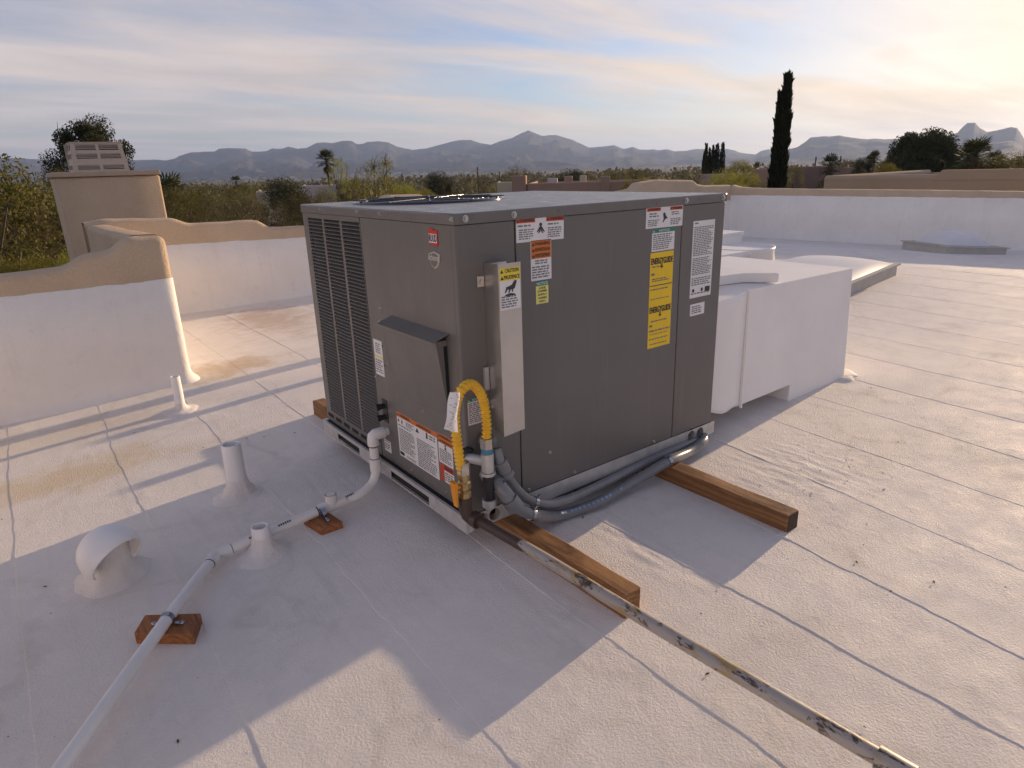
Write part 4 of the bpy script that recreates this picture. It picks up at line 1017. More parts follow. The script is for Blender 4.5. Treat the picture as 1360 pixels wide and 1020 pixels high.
# ================================================================== condensate drain
PR = .0238
def zf(px, py, h): return roof_at(px, py, h)
dr = empty('drain_pipe', (X0 - .08, Y0 + .763, 0), 'white plastic drain pipe running from the grille side across the shaded roof', 'drain pipe')
DL = Vector((X0 - .08, Y0 + .763, 0))
def dpart(mb, name, mat, parent=dr):
    o = mb.build(name, MT[mat], parent); o.data.transform(Matrix.Translation(-DL)); return o
oy, oz = Y0 + .765, .335; ox = X0 - .085
el2 = zf(286, 738, .05); tee = zf(441, 671, .066); cl1 = zf(429, 681, .066); cl2 = zf(222, 822, .075); endp = zf(62, 1046, .07)
bot = Vector((ox - .01, oy - .01, tee.z + .03))
m2 = MB(); m2.tube([(X0 + .02, oy, oz), (ox + .03, oy, oz)], PR, 16); m2.tube([(ox, oy, oz - .045), (ox, oy, .17)], PR, 16)
bend = spline([Vector((ox, oy, .19)), Vector((ox, oy, .135)), Vector((ox - .035, oy - .012, .075)), Vector((ox - .11, oy - .03, tee.z + .012)), tee.lerp(Vector((ox, oy, tee.z)), .3)], 8)
m2.tube(bend, PR, 16); m2.tube([bend[-1], tee], PR, 16)
d1 = (el2 - tee).normalized(); d2 = (endp - el2).normalized()
m2.tube([tee + d1 * .03, el2 - d1 * .05], PR, 16); m2.tube([el2 + d2 * .05, cl2, endp], PR, 16); dpart(m2, 'pipe', 'pvc')
m2 = MB(); m2.tube([(ox + .062, oy, oz), (ox + .03, oy, oz)], PR * 1.28, 16); m2.tube([(ox + .045, oy, oz), (ox + .012, oy, oz), (ox + .003, oy, oz - .006), (ox, oy, oz - .018), (ox, oy, oz - .055)], PR * 1.26, 16); dpart(m2, 'elbow', 'pvc')
m2 = MB(); m2.tube([(ox, oy, .205), (ox, oy, .135)], PR * 1.27, 16); dpart(m2, 'coupling', 'pvc')
for z in (oz - .058, .208):
    m2 = MB(); m2.tube([(ox, oy, z), (ox, oy, z - .006)], PR * 1.06, 16); dpart(m2, 'primer_band', 'primer')
m2 = MB(); m2.tube([tee - d1 * .07, tee + d1 * .075], PR * 1.25, 16); m2.tube([tee, tee + Vector((0, 0, .062))], PR * 1.22, 16, caps=False); m2.tube([tee + Vector((0, 0, .062)), tee + Vector((0, 0, .063))], PR * .98, 16); dpart(m2, 'tee', 'pvc')
m2 = MB(); m2.tube([el2 - d1 * .07, el2 - d1 * .012, el2 + (d2 - d1) * .004, el2 + d2 * .012, el2 + d2 * .06], PR * 1.24, 16); dpart(m2, 'elbow', 'pvc')
for p, d in ((tee + d1 * .078, d1), (el2 - d1 * .074, d1), (el2 + d2 * .063, d2)):
    m2 = MB(); m2.tube([p, p + d * .006], PR * 1.05, 16); dpart(m2, 'primer_band', 'primer')
m2 = MB()
for (p, d) in ((tee - d1 * .12, d1), (tee + d1 * .22, d1), (tee + d1 * .36, d1)):
    n = Vector((-.25, -.5, .8)); n = (n - d * n.dot(d)).normalized(); w = d.cross(n)
    for k in range(6):
        q = p + d * (k * .011) + n * (PR + .0006); m2.add([q - w * .006, q + d * .007 - w * .006, q + d * .007 + w * .006, q + w * .006], [(0, 1, 2, 3)])
dpart(m2, 'printed_text', 'ink')
for p, d, blk in ((cl1, d1, 0), (cl2, d2, 1)):
    m2 = MB(); m2.tube([p - d * .010, p + d * .010], PR * 1.13, 18); s_ = Vector((d.y, -d.x, 0)).normalized()
    for sg in (-1, 1):
        m2.tube([p + s_ * sg * (PR + .004) + Vector((0, 0, -.018)), p + s_ * sg * (PR + .034) + Vector((0, 0, -.0225))], .007, 6); m2.lathe([(0, .006), (.009, .004), (.010, 0)], p + s_ * sg * (PR + .03) + Vector((0, 0, -.018)), 8)
    dpart(m2, 'pipe_clamp', 'strap')
def block(label, top_px, h, zt):
    P_ = [roof_at(px, py, zt) for px, py in top_px]; c = sum(P_, Vector()) / 4; zb_ = zr(c.x, c.y) - .004
    bm = bmesh.new(); lo = [bm.verts.new((p.x - c.x, p.y - c.y, 0)) for p in P_]; hi = [bm.verts.new((p.x - c.x, p.y - c.y, c.z - zb_)) for p in P_]
    bm.faces.new(lo[::-1]); bm.faces.new(hi)
    for i in range(4): bm.faces.new((lo[i], lo[(i + 1) % 4], hi[(i + 1) % 4], hi[i]))
    bmesh.ops.recalc_face_normals(bm, faces=bm.faces[:])
    bmesh.ops.bevel(bm, geom=bm.edges[:], offset=.004, segments=2, profile=.5, affect='EDGES'); m2 = MB(); m2.bm(bm)
    o = m2.build('wooden_block', MT['wood2']); o.location = (c.x, c.y, zb_); return tag(o, label, 'wooden block', 'wooden blocks under the drain pipe')
block('flat reddish wood block under the straight front run of the white drain pipe', [(178, 842), (256, 842), (266.5, 813), (192.4, 817)], .045, .047)
block('small square wood block under the drain pipe beside its tee', [(426, 702), (455.4, 691.8), (432, 677), (402, 687.5)], .045, .040)

# ================================================================== vents through the roof
def vent(px, py, topx, topy, r, label, lean=0.0, fl=.11, fh=.06, seed=1, h=None):
    b = roof_at(px, py); z0 = zr(b.x, b.y)
    if h is None:
        dd = ray(topx, topy); tt = math.hypot(b.x - CAM.x, b.y - CAM.y) / math.hypot(dd.x, dd.y); h = (CAM.z + dd.z * tt) - z0
    t = empty('vent_pipe', (b.x, b.y, z0), label, 'vent pipe', 'plumbing vents on the roof')
    m2 = MB(); m2.lathe([(r * 1.06, -.02), (r * 1.03, h * .3), (r, h - .004), (r * .97, h), (r * .80, h), (r * .78, h - .004), (r * .78, h * .25)], (0, 0, 0), 28, wob=lambda a, j: .012 * math.sin(3 * a + j))
    m2.build('pipe', MT['ductpaint'], t)
    m2 = MB(); m2.lathe([(r * .8, h * .30), (0, h * .30)], (0, 0, 0), 20); m2.build('bore', MT['dark'], t)
    m2 = MB(); rg_ = random.Random(seed); ph = [rg_.uniform(0, 6.3) for _ in range(4)]
    m2.lathe([(fl * 1.5, -.012), (fl * 1.22, .004), (fl * .98, .012), (fl * .78, fh * .42), (r * 1.55, fh * .72), (r * 1.25, fh * 1.2), (r * 1.07, fh * 1.9), (r * 1.0, fh * 2.1)], (0, 0, 0), 44,
             wob=lambda a, j: (.11 if j < 5 else .02) * (math.sin(2 * a + ph[0]) * .5 + math.sin(3 * a + ph[1]) * .35 + math.sin(7 * a + ph[2]) * .2 + .15 * math.sin(13 * a + ph[3])))
    m2.build('flashing', MT['roof'], t); return t
vent(241, 545, 238, 499, .033, 'thin white vent pipe standing in front of the stepped parapet end', fl=.10, fh=.03, seed=2)
vent(318, 657, 302.5, 590, .050, 'tallest white vent pipe in the middle of the shaded roof left of the unit', fl=.098, fh=.05, seed=3)
vent(351, 735, 347, 698, .040, 'short stubby white vent pipe beside the drain pipe elbow', fl=.098, fh=.045, seed=4)
_src = [o for o in COL.objects if o.name.startswith('vent_pipe') and o.type == 'EMPTY'][1]
for lab, x, y, h, r in (('unseen vent pipe behind the unit, added to cast a shadow streak on the roof', 2.9, 3.42, .62, .055), ('thick unseen vent pipe farthest behind the unit, added for its broad shadow streak', 3.0, 3.98, .78, .09), ('unseen vent pipe close behind the unit, added to throw a thin streak of shadow', 2.35, 2.40, .52, .05)):
    c = dup(_src); c.location = (x, y, zr(x, y)); c.scale = (r / .05, r / .05, h / .33); c['label'] = lab  # unseen pipes, added to cast the shadow streaks left of the unit
# hooded exhaust
hc = roof_at(150, 757); hz = zr(hc.x, hc.y)
hood = empty('roof_exhaust_vent', (hc.x, hc.y, hz), 'round white hooded exhaust vent with open mouth, at the left of the roof', 'roof vent')
cen = at(146.5, 733, 2, hz + .165) ; cen = Vector((cen.x - hc.x, cen.y - hc.y, .165)); HR = .128
od = Vector((.42, -.76, -.50)).normalized(); cut = .42 * HR
bm = bmesh.new(); bmesh.ops.create_uvsphere(bm, u_segments=48, v_segments=32, radius=HR)
bmesh.ops.bisect_plane(bm, geom=bm.verts[:] + bm.edges[:] + bm.faces[:], plane_co=od * cut, plane_no=od, clear_outer=True)
bmesh.ops.bisect_plane(bm, geom=bm.verts[:] + bm.edges[:] + bm.faces[:], plane_co=(0, 0, -.085), plane_no=(0, 0, -1), clear_outer=True)
for v in bm.verts:
    k_ = 1 + .02 * math.sin(v.co.x * 31 + 1) * math.sin(v.co.y * 27); v.co = Vector((v.co.x * k_ * .98, v.co.y * k_, v.co.z * .92))
geo = bmesh.ops.solidify(bm, geom=bm.faces[:], thickness=.007)
m2 = MB(); m2.bm(bm, True); o = m2.build('hood', MT['ductpaint'], hood); o.location = cen
m2 = MB(); m2.lathe([(.175, -.012), (.150, .004), (.128, .02), (.104, .05), (.088, .09), (.080, .13), (.078, .18)], (cen.x * .35, cen.y * .35, 0), 40, wob=lambda a, j: .05 * math.sin(3 * a + 1) + .03 * math.sin(8 * a) if j < 4 else 0)
m2.build('flashing', MT['roof'], hood)
m2 = MB(); m2.lathe([(.07, .178), (0, .178)], (cen.x * .35, cen.y * .35, 0), 24); m2.build('bore', MT['dark'], hood)

# ================================================================== ductwork behind the unit
du = empty('air_duct', (2.75, .9, 0), 'big white painted metal duct joined to the far end of the grey unit', 'duct')
def upart(mb, name, mat='ductpaint', parent=du):
    o = mb.build(name, MT[mat], parent); o.data.transform(Matrix.Translation((-2.75, -.9, 0))); return o
m2 = MB(); m2.hexa([(2.30, .33, .125), (2.872, .33, .125), (2.872, 1.35, .125), (2.30, 1.35, .125), (2.30, .33, .872), (2.872, .33, .874), (2.872, 1.35, .874), (2.30, 1.35, .872)])
m2.hexa([(2.872, .33, -.08), (3.64, .33, -.08), (3.64, 1.35, -.08), (2.872, 1.35, -.08), (2.872, .33, .874), (3.555, .33, .868), (3.555, 1.35, .868), (2.872, 1.35, .874)])
bm = bmesh.new(); P_ = [(2.28, .33, .125), (2.872, .33, .135), (2.872, .33, -.08), (3.645, .33, -.08), (3.555, .33, .867), (2.28, .33, .874)]
a_ = [bm.verts.new(p) for p in P_]; b_ = [bm.verts.new((p[0], 1.38, p[2])) for p in P_]
bm.faces.new(a_); bm.faces.new(b_[::-1])
for i in range(6): bm.faces.new((a_[i], b_[i], b_[(i + 1) % 6], a_[(i + 1) % 6]))
bmesh.ops.recalc_face_normals(bm, faces=bm.faces[:]); bmesh.ops.bevel(bm, geom=bm.edges[:], offset=.008, segments=2, profile=.5, affect='EDGES')
m2 = MB(); m2.bm(bm); upart(m2, 'plenum')
m2 = MB(); n_ = 9                                                       # transition collar with a soft crease
zs = [(.150, .868), (.125, .875)]
V_ = []
for i in range(n_):
    t = i / (n_ - 1); x = 1.872 + t * .41; y = .318 - .022 * math.sin(t * math.pi) + .010 * t; zlo = .170 - .05 * t + .012 * math.sin(t * 9); zhi = .845 + .028 * t
    V_ += [(x, y + .010, zlo - .004), (x, y, zlo + .02), (x, y, zhi - .03), (x, y + .012, zhi - .004), (x, y + .06, zhi), (x, 1.38, zhi + .002), (x, 1.38, zlo)]
m2.add(V_, [(i * 7 + k, (i + 1) * 7 + k, (i + 1) * 7 + (k + 1) % 7, i * 7 + (k + 1) % 7) for i in range(n_ - 1) for k in range(7)]); upart(m2, 'transition')
m2 = MB(); m2.box((2.272, .306, .118), (2.284, .325, .865), .003); upart(m2, 'seam_bead')
m2 = MB(); m2.box((1.848, .288, .155), (1.874, 1.40, .905), .003); upart(m2, 'flange')
m2 = MB()
bm = bmesh.new(); P_ = [(1.90, .62), (2.47, .50), (2.615, .335), (2.66, 1.38), (1.90, 1.38)]
a_ = [bm.verts.new((*p, .876)) for p in P_]; b_ = [bm.verts.new((*p, .936)) for p in P_]
bm.faces.new(a_[::-1]); bm.faces.new(b_)
for i in range(5): bm.faces.new((a_[i], a_[(i + 1) % 5], b_[(i + 1) % 5], b_[i]))
bmesh.ops.recalc_face_normals(bm, faces=bm.faces[:]); bmesh.ops.bevel(bm, geom=bm.edges[:], offset=.006, segments=2, profile=.5, affect='EDGES'); m2.bm(bm); upart(m2, 'raised_lid')
m2 = MB(); m2.lathe([(.15, -.02), (.12, .006), (.08, .012), (.0, .014)], (3.66, .36, zroof(3.67)), 30, wob=lambda a, j: .25 * math.sin(2 * a + 1) + .12 * math.sin(5 * a)); upart(m2, 'sealant', 'roof')
# second, lower duct farther back with its round collar
d2p = roof_at(985, 351); dz = zr(d2p.x, d2p.y)
rc = empty('round_roof_curb', (d2p.x, d2p.y, dz), 'low round white drum with a raised rim standing on the roof behind the white duct', 'roof curb')
m2 = MB(); m2.lathe([(.46, -.05), (.445, .02), (.43, .22), (.445, .235), (.445, .262), (.42, .265), (.41, .235), (.0, .245)], (0, 0, 0), 44, wob=lambda a, j: .01 * math.sin(5 * a + j)); m2.build('drum', MT['ductpaint'], rc)
q1 = roof_at(962, 358)
ld = empty('low_duct', (q1.x, q1.y, zr(q1.x, q1.y)), 'flat low white duct box between the big duct and the round drum', 'duct')
m2 = MB(); m2.box((-.95, -.25, -.05), (.42, .45, .20), .01); m2.build('duct_box', MT['ductpaint'], ld)
m2 = MB(); m2.box((-.98, -.28, .2005), (.45, .48, .27), .008); m2.build('duct_lid', MT['ductpaint'], ld)
q2 = roof_at(955, 330)
ld2 = empty('low_duct', (q2.x, q2.y, zr(q2.x, q2.y)), 'small white duct box peeking out behind the round drum next to the unit', 'duct')
m2 = MB(); m2.box((-.9, -.2, -.05), (.35, .3, .22), .01); m2.build('duct_box', MT['ductpaint'], ld2)
m2 = MB(); m2.box((-.92, -.22, .2205), (.37, .32, .27), .008); m2.build('duct_lid', MT['ductpaint'], ld2)

# ================================================================== skylights
def skylight(c, sx, sy, rz, label, hcurb=.14, dome=.2, part=1.0):
    t = empty('skylight', (c.x, c.y, zr(c.x, c.y)), label, 'skylight', 'domed skylights on the roof', rz)
    slope = (zroof(c.x + .5) - zroof(c.x - .5)); t.rotation_euler = (0, -math.atan(slope), rz)
    m2 = MB(); w = .035
    for a, b in (((-sx, -sy), (sx, -sy + w)), ((-sx, sy - w), (sx, sy)), ((-sx, -sy + w), (-sx + w, sy - w)), ((sx - w, -sy + w), (sx, sy - w))): m2.box((*a, -.06), (*b, hcurb))
    m2.build('curb', MT['skyframe'], t)
    m2 = MB(); e = .03
    for a, b in (((-sx - e, -sy - e), (sx + e, -sy + .05)), ((-sx - e, sy - .05), (sx + e, sy + e)), ((-sx - e, -sy + .05), (-sx + .05, sy - .05)), ((sx - .05, -sy + .05), (sx + e, sy - .05))): m2.box((*a, hcurb + .001), (*b, hcurb + .022))
    m2.build('frame', MT['skyframe'], t)
    n = 21; u = np.linspace(-1, 1, n); X, Y = np.meshgrid(u, u, indexing='ij')
    Z = dome * ((1 - np.abs(X) ** 2.2) * (1 - np.abs(Y) ** 2.2)) ** .55
    V = np.stack([X * (sx - .03) * part - (1 - part) * .25 * sx, Y * (sy - .03) * part, Z + hcurb + .0235], -1).reshape(-1, 3)
    if part < 1:
        m2 = MB(); m2.box((-sx + .051, -sy + .051, hcurb), (sx - .051, sy - .051, hcurb + .0215)); m2.build('flange', MT['skyframe'], t)
    o = bpy.data.objects.new('dome', np_mesh('dome', V, grid_faces(n, n), MT['skylight'], True)); link(o, t); return t
s1r, s1f = roof_at(1190, 366), roof_at(1130, 392)
ax = (s1r - s1f); rz = math.atan2(ax.y, ax.x); u_ = Vector((math.cos(rz), math.sin(rz), 0)); w_ = Vector((-u_.y, u_.x, 0))
skylight(s1r - u_ * .95 + w_ * .62, .95, .62, rz, 'nearer domed skylight half hidden behind the end of the white duct', .13, .12)
k_ = roof_at(1256, 337); l_ = roof_at(1197, 331); e1 = (l_ - k_); e1.z = 0; L1 = e1.length; e1.normalize(); e2 = Vector((e1.y, -e1.x, 0))
skylight(k_ + e1 * L1 / 2 + e2 * .58, .58, L1 / 2, math.atan2(e2.y, e2.x), 'farther domed skylight close to the long right parapet', .11, .22, .80)

# ================================================================== BACKGROUND: desert, houses, trees, mountains
def gz(d):
    return float(np.interp(d, [0, 50, 300, 1200, 3500, 6000, 20000], [-4.85, -4.85, -8.5, -22, -24, -15, -15]))
def gzv(d): return np.interp(d, [0, 50, 300, 1200, 3500, 6000, 20000], [-4.85, -4.85, -8.5, -22, -24, -15, -15])
def desert_mat():
    m, n, l, bs = _mat('desert_ground')
    g = n.new('ShaderNodeNewGeometry'); P = g.outputs['Position']
    a = _mixc(n, l, _mr(n, l, _noise(n, l, P, .05, 6, .65), .4, .62), (.17, .125, .085), (.085, .078, .042))
    a = _mixc(n, l, _mr(n, l, _noise(n, l, P, .006, 6, .7), .42, .6), a, (.10, .088, .05))
    l.new(a, bs.inputs['Base Color']); bs.inputs['Roughness'].default_value = .95; bs.inputs['Specular IOR Level'].default_value = .1
    return m
rr_ = np.concatenate([[0.0], np.geomspace(6, 14000, 90)]); th = np.linspace(0, 2 * math.pi, 181)
RR, TH = np.meshgrid(rr_, th, indexing='ij')
V = np.stack([CAM.x + RR * np.sin(TH), CAM.y + RR * np.cos(TH), gzv(RR) + np.where(RR > 80, 1.2 * fbm(RR * np.sin(TH) * .012, RR * np.cos(TH) * .012, 71, 4), 0)], -1).reshape(-1, 3)
o = bpy.data.objects.new('desert_ground', np_mesh('desert_ground', V, grid_faces(len(rr_), len(th))[:, ::-1], desert_mat(), True)); link(o); tag(o, kind='structure')

def rock_mat(name, c1, c2):
    m, n, l, bs = _mat(name)
    g = n.new('ShaderNodeNewGeometry'); P = g.outputs['Position']
    a = _mixc(n, l, _mr(n, l, _noise(n, l, P, .004, 7, .7), .35, .65), c1, c2)
    a = _mixc(n, l, _mr(n, l, _noise(n, l, P, .02, 4, .7), .45, .62, 0, .5), a, (.045, .045, .03))
    l.new(a, bs.inputs['Base Color']); bs.inputs['Roughness'].default_value = .95; bs.inputs['Specular IOR Level'].default_value = .05
    return m
SKY1 = [(-200, 214), (-60, 207), (40, 211), (120, 214), (170, 213), (205, 212), (220, 213), (230.6, 211), (237.6, 207.3), (253.5, 202.4), (273, 201.5), (285, 201.5), (290.6, 197.4), (306.5, 196.5), (326, 197.4), (334.7, 201.5), (352, 201), (361, 197.4), (375, 197.4), (383, 194.4), (394.7, 197.4), (407, 196.5), (419.4, 190), (431.8, 189), (440.6, 190.2), (456, 186.5), (468, 187.4), (473.5, 191), (482, 191), (487.6, 188.5), (501.8, 187.4), (516, 189), (526.5, 194.5), (538.8, 197.3), (549.4, 199), (567, 196.8), (581, 193.2), (598.8, 188.5), (609.4, 186.2), (625.3, 185.6), (637.6, 190.2), (651.8, 192.4), (664, 187.4), (680, 183.2), (690.4, 177.6), (701.5, 172.9), (719.9, 180.2), (738.2, 179.1), (760.3, 185.7), (782.4, 196), (797, 195), (815.4, 193), (828.3, 197.5), (841, 195), (848.8, 198.4), (862, 199), (868, 198), (873.8, 199.4), (885.6, 198), (895.9, 200.9), (910.6, 200.3), (926.7, 197.6), (943, 199), (966.4, 198), (975.3, 199.4), (984, 203.2), (1003.2, 205.3), (1010.6, 200.6), (1020.8, 198), (1032, 200.3), (1050, 203), (1080, 206), (1130, 208), (1200, 209)]
SKY2 = [(1015, 207), (1035, 202), (1059.7, 195), (1069, 189), (1077, 182.4), (1094, 181), (1104.7, 180.7), (1115.3, 179.8), (1126, 182), (1139, 183.8), (1152.4, 185), (1160, 184), (1179, 185), (1200, 184), (1203.8, 182.8), (1223.7, 180.7), (1259.4, 180.2), (1271.4, 176.5), (1278, 169.2), (1284.6, 163.2), (1295.2, 162.8), (1301, 169.9), (1307, 173.2), (1311, 175.4), (1325.6, 172.8), (1342.8, 169), (1350.8, 169.9), (1354.8, 175.2), (1360, 183.8), (1380, 192), (1440, 196), (1520, 190), (1600, 199)]
def range_mesh(name, sky, dist, mat, d0, d2, seed, rough):
    A, T = [], []
    for px, py in sky:
        d = ray(px, py); A.append(math.atan2(d.x, d.y)); T.append(d.z / math.hypot(d.x, d.y))
    az = np.linspace(A[0], A[-1], 900); tt = np.interp(az, A, T) + .00045 * fbm(az * 160, az * 0, seed, 4)
    H = CAM.z + tt * dist
    s = np.concatenate([np.linspace(0, 1, 46), np.linspace(1.08, 2, 10)])          # 0 foot, 1 ridge, 2 back foot
    S, AZ = np.meshgrid(s, az, indexing='ij')
    D = np.where(S <= 1, d0 + (dist - d0) * S, dist + (d2 - dist) * (S - 1))
    base = gzv(D) - 3
    prof = np.where(S <= 1, .16 * S + .84 * np.clip((S - .30) / .70, 0, 1) ** 1.55, np.clip(2 - S, 0, 1) ** 1.3)
    Z = base * (1 - prof) + H[None, :] * prof
    x = D * np.sin(AZ); y = D * np.cos(AZ)
    ridged = 1 - np.abs(fbm(x / 900, y / 900, seed + 1, 5)) * 2.4
    env = np.clip(S / .35, 0, 1) * np.clip((1 - S) / .16, 0, 1)
    Z = Z + env * rough * (ridged - .62) * np.clip((H[None, :] + 30) / 250, .2, 1.5)
    Z = np.where((S < .99), np.minimum(Z, CAM.z + (tt[None, :] - .0009) * D), Z)
    V = np.stack([CAM.x + x, CAM.y + y, Z], -1).reshape(-1, 3)
    o = bpy.data.objects.new(name, np_mesh(name, V, grid_faces(len(s), len(az))[:, ::-1], mat, False)); link(o); tag(o, kind='structure'); return o
range_mesh('mountain_range', SKY1, 8200, rock_mat('mountain_rock', (.095, .086, .078), (.068, .063, .055)), 3600, 10800, 81, 120)
range_mesh('mesa_hills', SKY2, 6200, rock_mat('mesa_rock', (.095, .084, .078), (.068, .061, .055)), 3200, 8200, 91, 70)

# air: one closed box of thin haze round everything
def haze():
    m = bpy.data.materials.new('haze_air'); m.use_nodes = True; nt = m.node_tree; nt.nodes.clear()
    out = nt.nodes.new('ShaderNodeOutputMaterial'); pv = nt.nodes.new('ShaderNodeVolumePrincipled')
    pv.inputs['Density'].default_value = HAZE_DENSITY; pv.inputs['Color'].default_value = (.46, .62, 1.0, 1); pv.inputs['Anisotropy'].default_value = .3
    pv.inputs['Density Attribute'].default_value = ''; pv.inputs['Temperature Attribute'].default_value = ''; pv.inputs['Color Attribute'].default_value = ''
    nt.links.new(pv.outputs[0], out.inputs['Volume'])
    m2 = MB(); m2.box((-15000, -15000, -60), (15000, 15000, 520)); o = m2.build('haze', m); tag(o, kind='stuff')
HAZE_DENSITY = 7.6e-5
haze()

# ------------------------------------------------------------------ houses beyond the roof
def house(label, px0, px1, ytop, dist, mat, depth=7.0, wins=(), towers=(), steps=(), dist1=None, scuppers=(), cat='house'):
    """a flat-roofed pueblo house whose front parapet spans two pixels of the photograph at real distances"""
    A, B = away(px0, ytop, dist), away(px1, ytop, dist1 or dist); zt = A.z * .5 + B.z * .5; g0 = gz(dist) - .3
    A.z = B.z = 0; u = (B - A).normalized(); Lh = (B - A).length; back = Vector((-u.y, u.x, 0))
    if back.dot(A - Vector((CAM.x, CAM.y, 0))) < 0: back = -back
    t = empty('pueblo_house', (A.x, A.y, g0), label, cat); t.rotation_euler = (0, 0, math.atan2(u.y, u.x)); sg = 1 if Vector((-u.y, u.x, 0)).dot(back) > 0 else -1
    H = zt - g0
    def blk(m, x0, x1, y0, y1, z0, z1, ch=.06): m.box((x0, sg * y0, z0), (x1, sg * y1, z1), ch)
    m = MB(); par = .5; wt = .3
    openings = sorted(wins)
    # front wall is laid round its openings
    x = 0.0
    for (wx, ww, wz, wh) in openings:
        if wx > x: m.box((x, 0, 0), (wx, sg * wt, H))
        m.box((wx, 0, 0), (wx + ww, sg * wt, wz)); m.box((wx, 0, wz + wh), (wx + ww, sg * wt, H)); x = wx + ww
    m.box((x, 0, 0), (Lh, sg * wt, H)); blk(m, 0, wt, wt, depth, 0, H, .0); blk(m, Lh - wt, Lh, wt, depth, 0, H, .0); blk(m, wt, Lh - wt, depth - wt, depth, 0, H, .0)
    m.build('wall', MT[mat], t)
    m = MB(); m.tube([(0, sg * wt / 2, H - .02), (Lh, sg * wt / 2, H - .02)], wt * .52, 10); m.tube([(wt / 2, sg * wt / 2, H - .02), (wt / 2, sg * (depth - wt / 2), H - .02)], wt * .52, 10); m.tube([(Lh - wt / 2, sg * wt / 2, H - .02), (Lh - wt / 2, sg * (depth - wt / 2), H - .02)], wt * .52, 10)
    m.build('parapet_cap', MT[mat], t)
    m = MB(); m.box((wt, sg * wt, H - par - .1), (Lh - wt, sg * (depth - wt), H - par)); m.build('roof', MT['h_roof'], t)
    for (wx, ww, wz, wh) in openings:
        m = MB(); f = .08
        for a, b in (((wx, wz), (wx + f, wz + wh)), ((wx + ww - f, wz), (wx + ww, wz + wh)), ((wx + f, wz), (wx + ww - f, wz + f)), ((wx + f, wz + wh - f), (wx + ww - f, wz + wh))): m.box((a[0], sg * .10, a[1]), (b[0], sg * .16, b[1]))
        w = m.build('window', MT['trim'], t)
        m = MB(); m.box((wx + f, sg * .13, wz + f), (wx + ww - f, sg * .15, wz + wh - f)); m.build('pane', MT['glass'], w)
    for (tx, tw, ty, td, th_, mt_) in towers:
        m = MB(); m.box((tx, sg * ty, .1), (tx + tw, sg * (ty + td), H + th_), .08); m.build('raised_block', MT[mt_], t)
    for (s0, s1, h_) in steps:
        m = MB(); m.hexa([(s0 - h_, -.02 * sg, H - .05), (s1 + h_, -.02 * sg, H - .05), (s1 + h_, sg * (wt + .02), H - .05), (s0 - h_, sg * (wt + .02), H - .05), (s0, -.0 * sg, H + h_), (s1, -.0, H + h_), (s1, sg * wt, H + h_), (s0, sg * wt, H + h_)]); m.build('parapet_step', MT[mat], t)
    for sx in scuppers:
        m = MB(); m.box((sx, -.35 * sg, H - .62), (sx + .28, sg * .1, H - .44)); m.build('roof_spout', MT['trim'], t)
    return t
house('long sand coloured neighbouring house behind the right parapet, its low stepped roofline facing the camera', 1095, 1450, 237, 30, 'h_tan', 9, dist1=27, steps=((4.2, 6.6, .28), (8.5, 10.0, .18)), scuppers=(6.1, 7.3, 8.4), wins=((.5, 1.0, 2.6, .9), (3.0, 1.2, 2.5, .9)))
house('long pinkish pueblo house seen over the lid of the unit, with two square roof towers', 700, 868, 243, 74, 'h_pink', 12, wins=((1.2, 1.1, 1.9, 1.0), (5.6, 1.6, 2.1, .9), (9.5, 1.2, 2.0, 1.0)),
      towers=((-1.6, 1.5, -.35, 1.5, .95, 'h_pink'), (3.9, .9, 1, 1.2, .75, 'h_pink'), (5.6, .7, .6, 2, .75, 'h_cream'), (7.8, 1.0, -.2, 1.2, .65, 'h_pink'), (2.0, 1.1, 3, 1, .55, 'h_grey')))
house('small cream house with dark door left of the pink house', 660, 700, 243, 84, 'h_cream', 8, wins=((1.6, .9, .8, 2.2),))
house('sand coloured house behind the lime green bushes and thin cypresses', 926, 1000, 232, 92, 'h_tan', 9, wins=((2.0, 1.2, 1.8, 1.0),))
house('pink walled house just left of the tall cypress pair', 1002, 1040, 226, 62, 'h_pink', 7, wins=((.9, .9, 2.6, .8),))
house('mauve house in shade just right of the tall cypress pair', 1056, 1100, 223, 66, 'h_mauve', 8, wins=((.7, .9, 1.4, 1.4),))
house('mauve house with square chimney in front of the big round tree', 1182, 1266, 228, 78, 'h_mauve', 8, towers=((2.6, .9, .4, 1.0, .55, 'h_mauve'), (6.2, .8, 3, 1.0, .9, 'h_tan')))
house('distant mauve house left of the twin palms', 1100, 1152, 224, 96, 'h_mauve', 8)
house('small pale grey house half hidden by trees left of the unit lid', 399, 446, 249, 44, 'h_grey', 6, wins=((1.2, .7, 2.2, .9),))
house('pale house glimpsed between the shrubs left of the unit', 340, 372, 257, 40, 'h_cream', 6)
house('brown walled house behind the bare tree at the left edge', -90, 66, 291, 19, 'h_pink', 6, wins=((2.6, 2.0, 1.0, .9),))
house('low tan house on the horizon right of the big round tree', 1262, 1300, 221, 120, 'h_tan', 8)

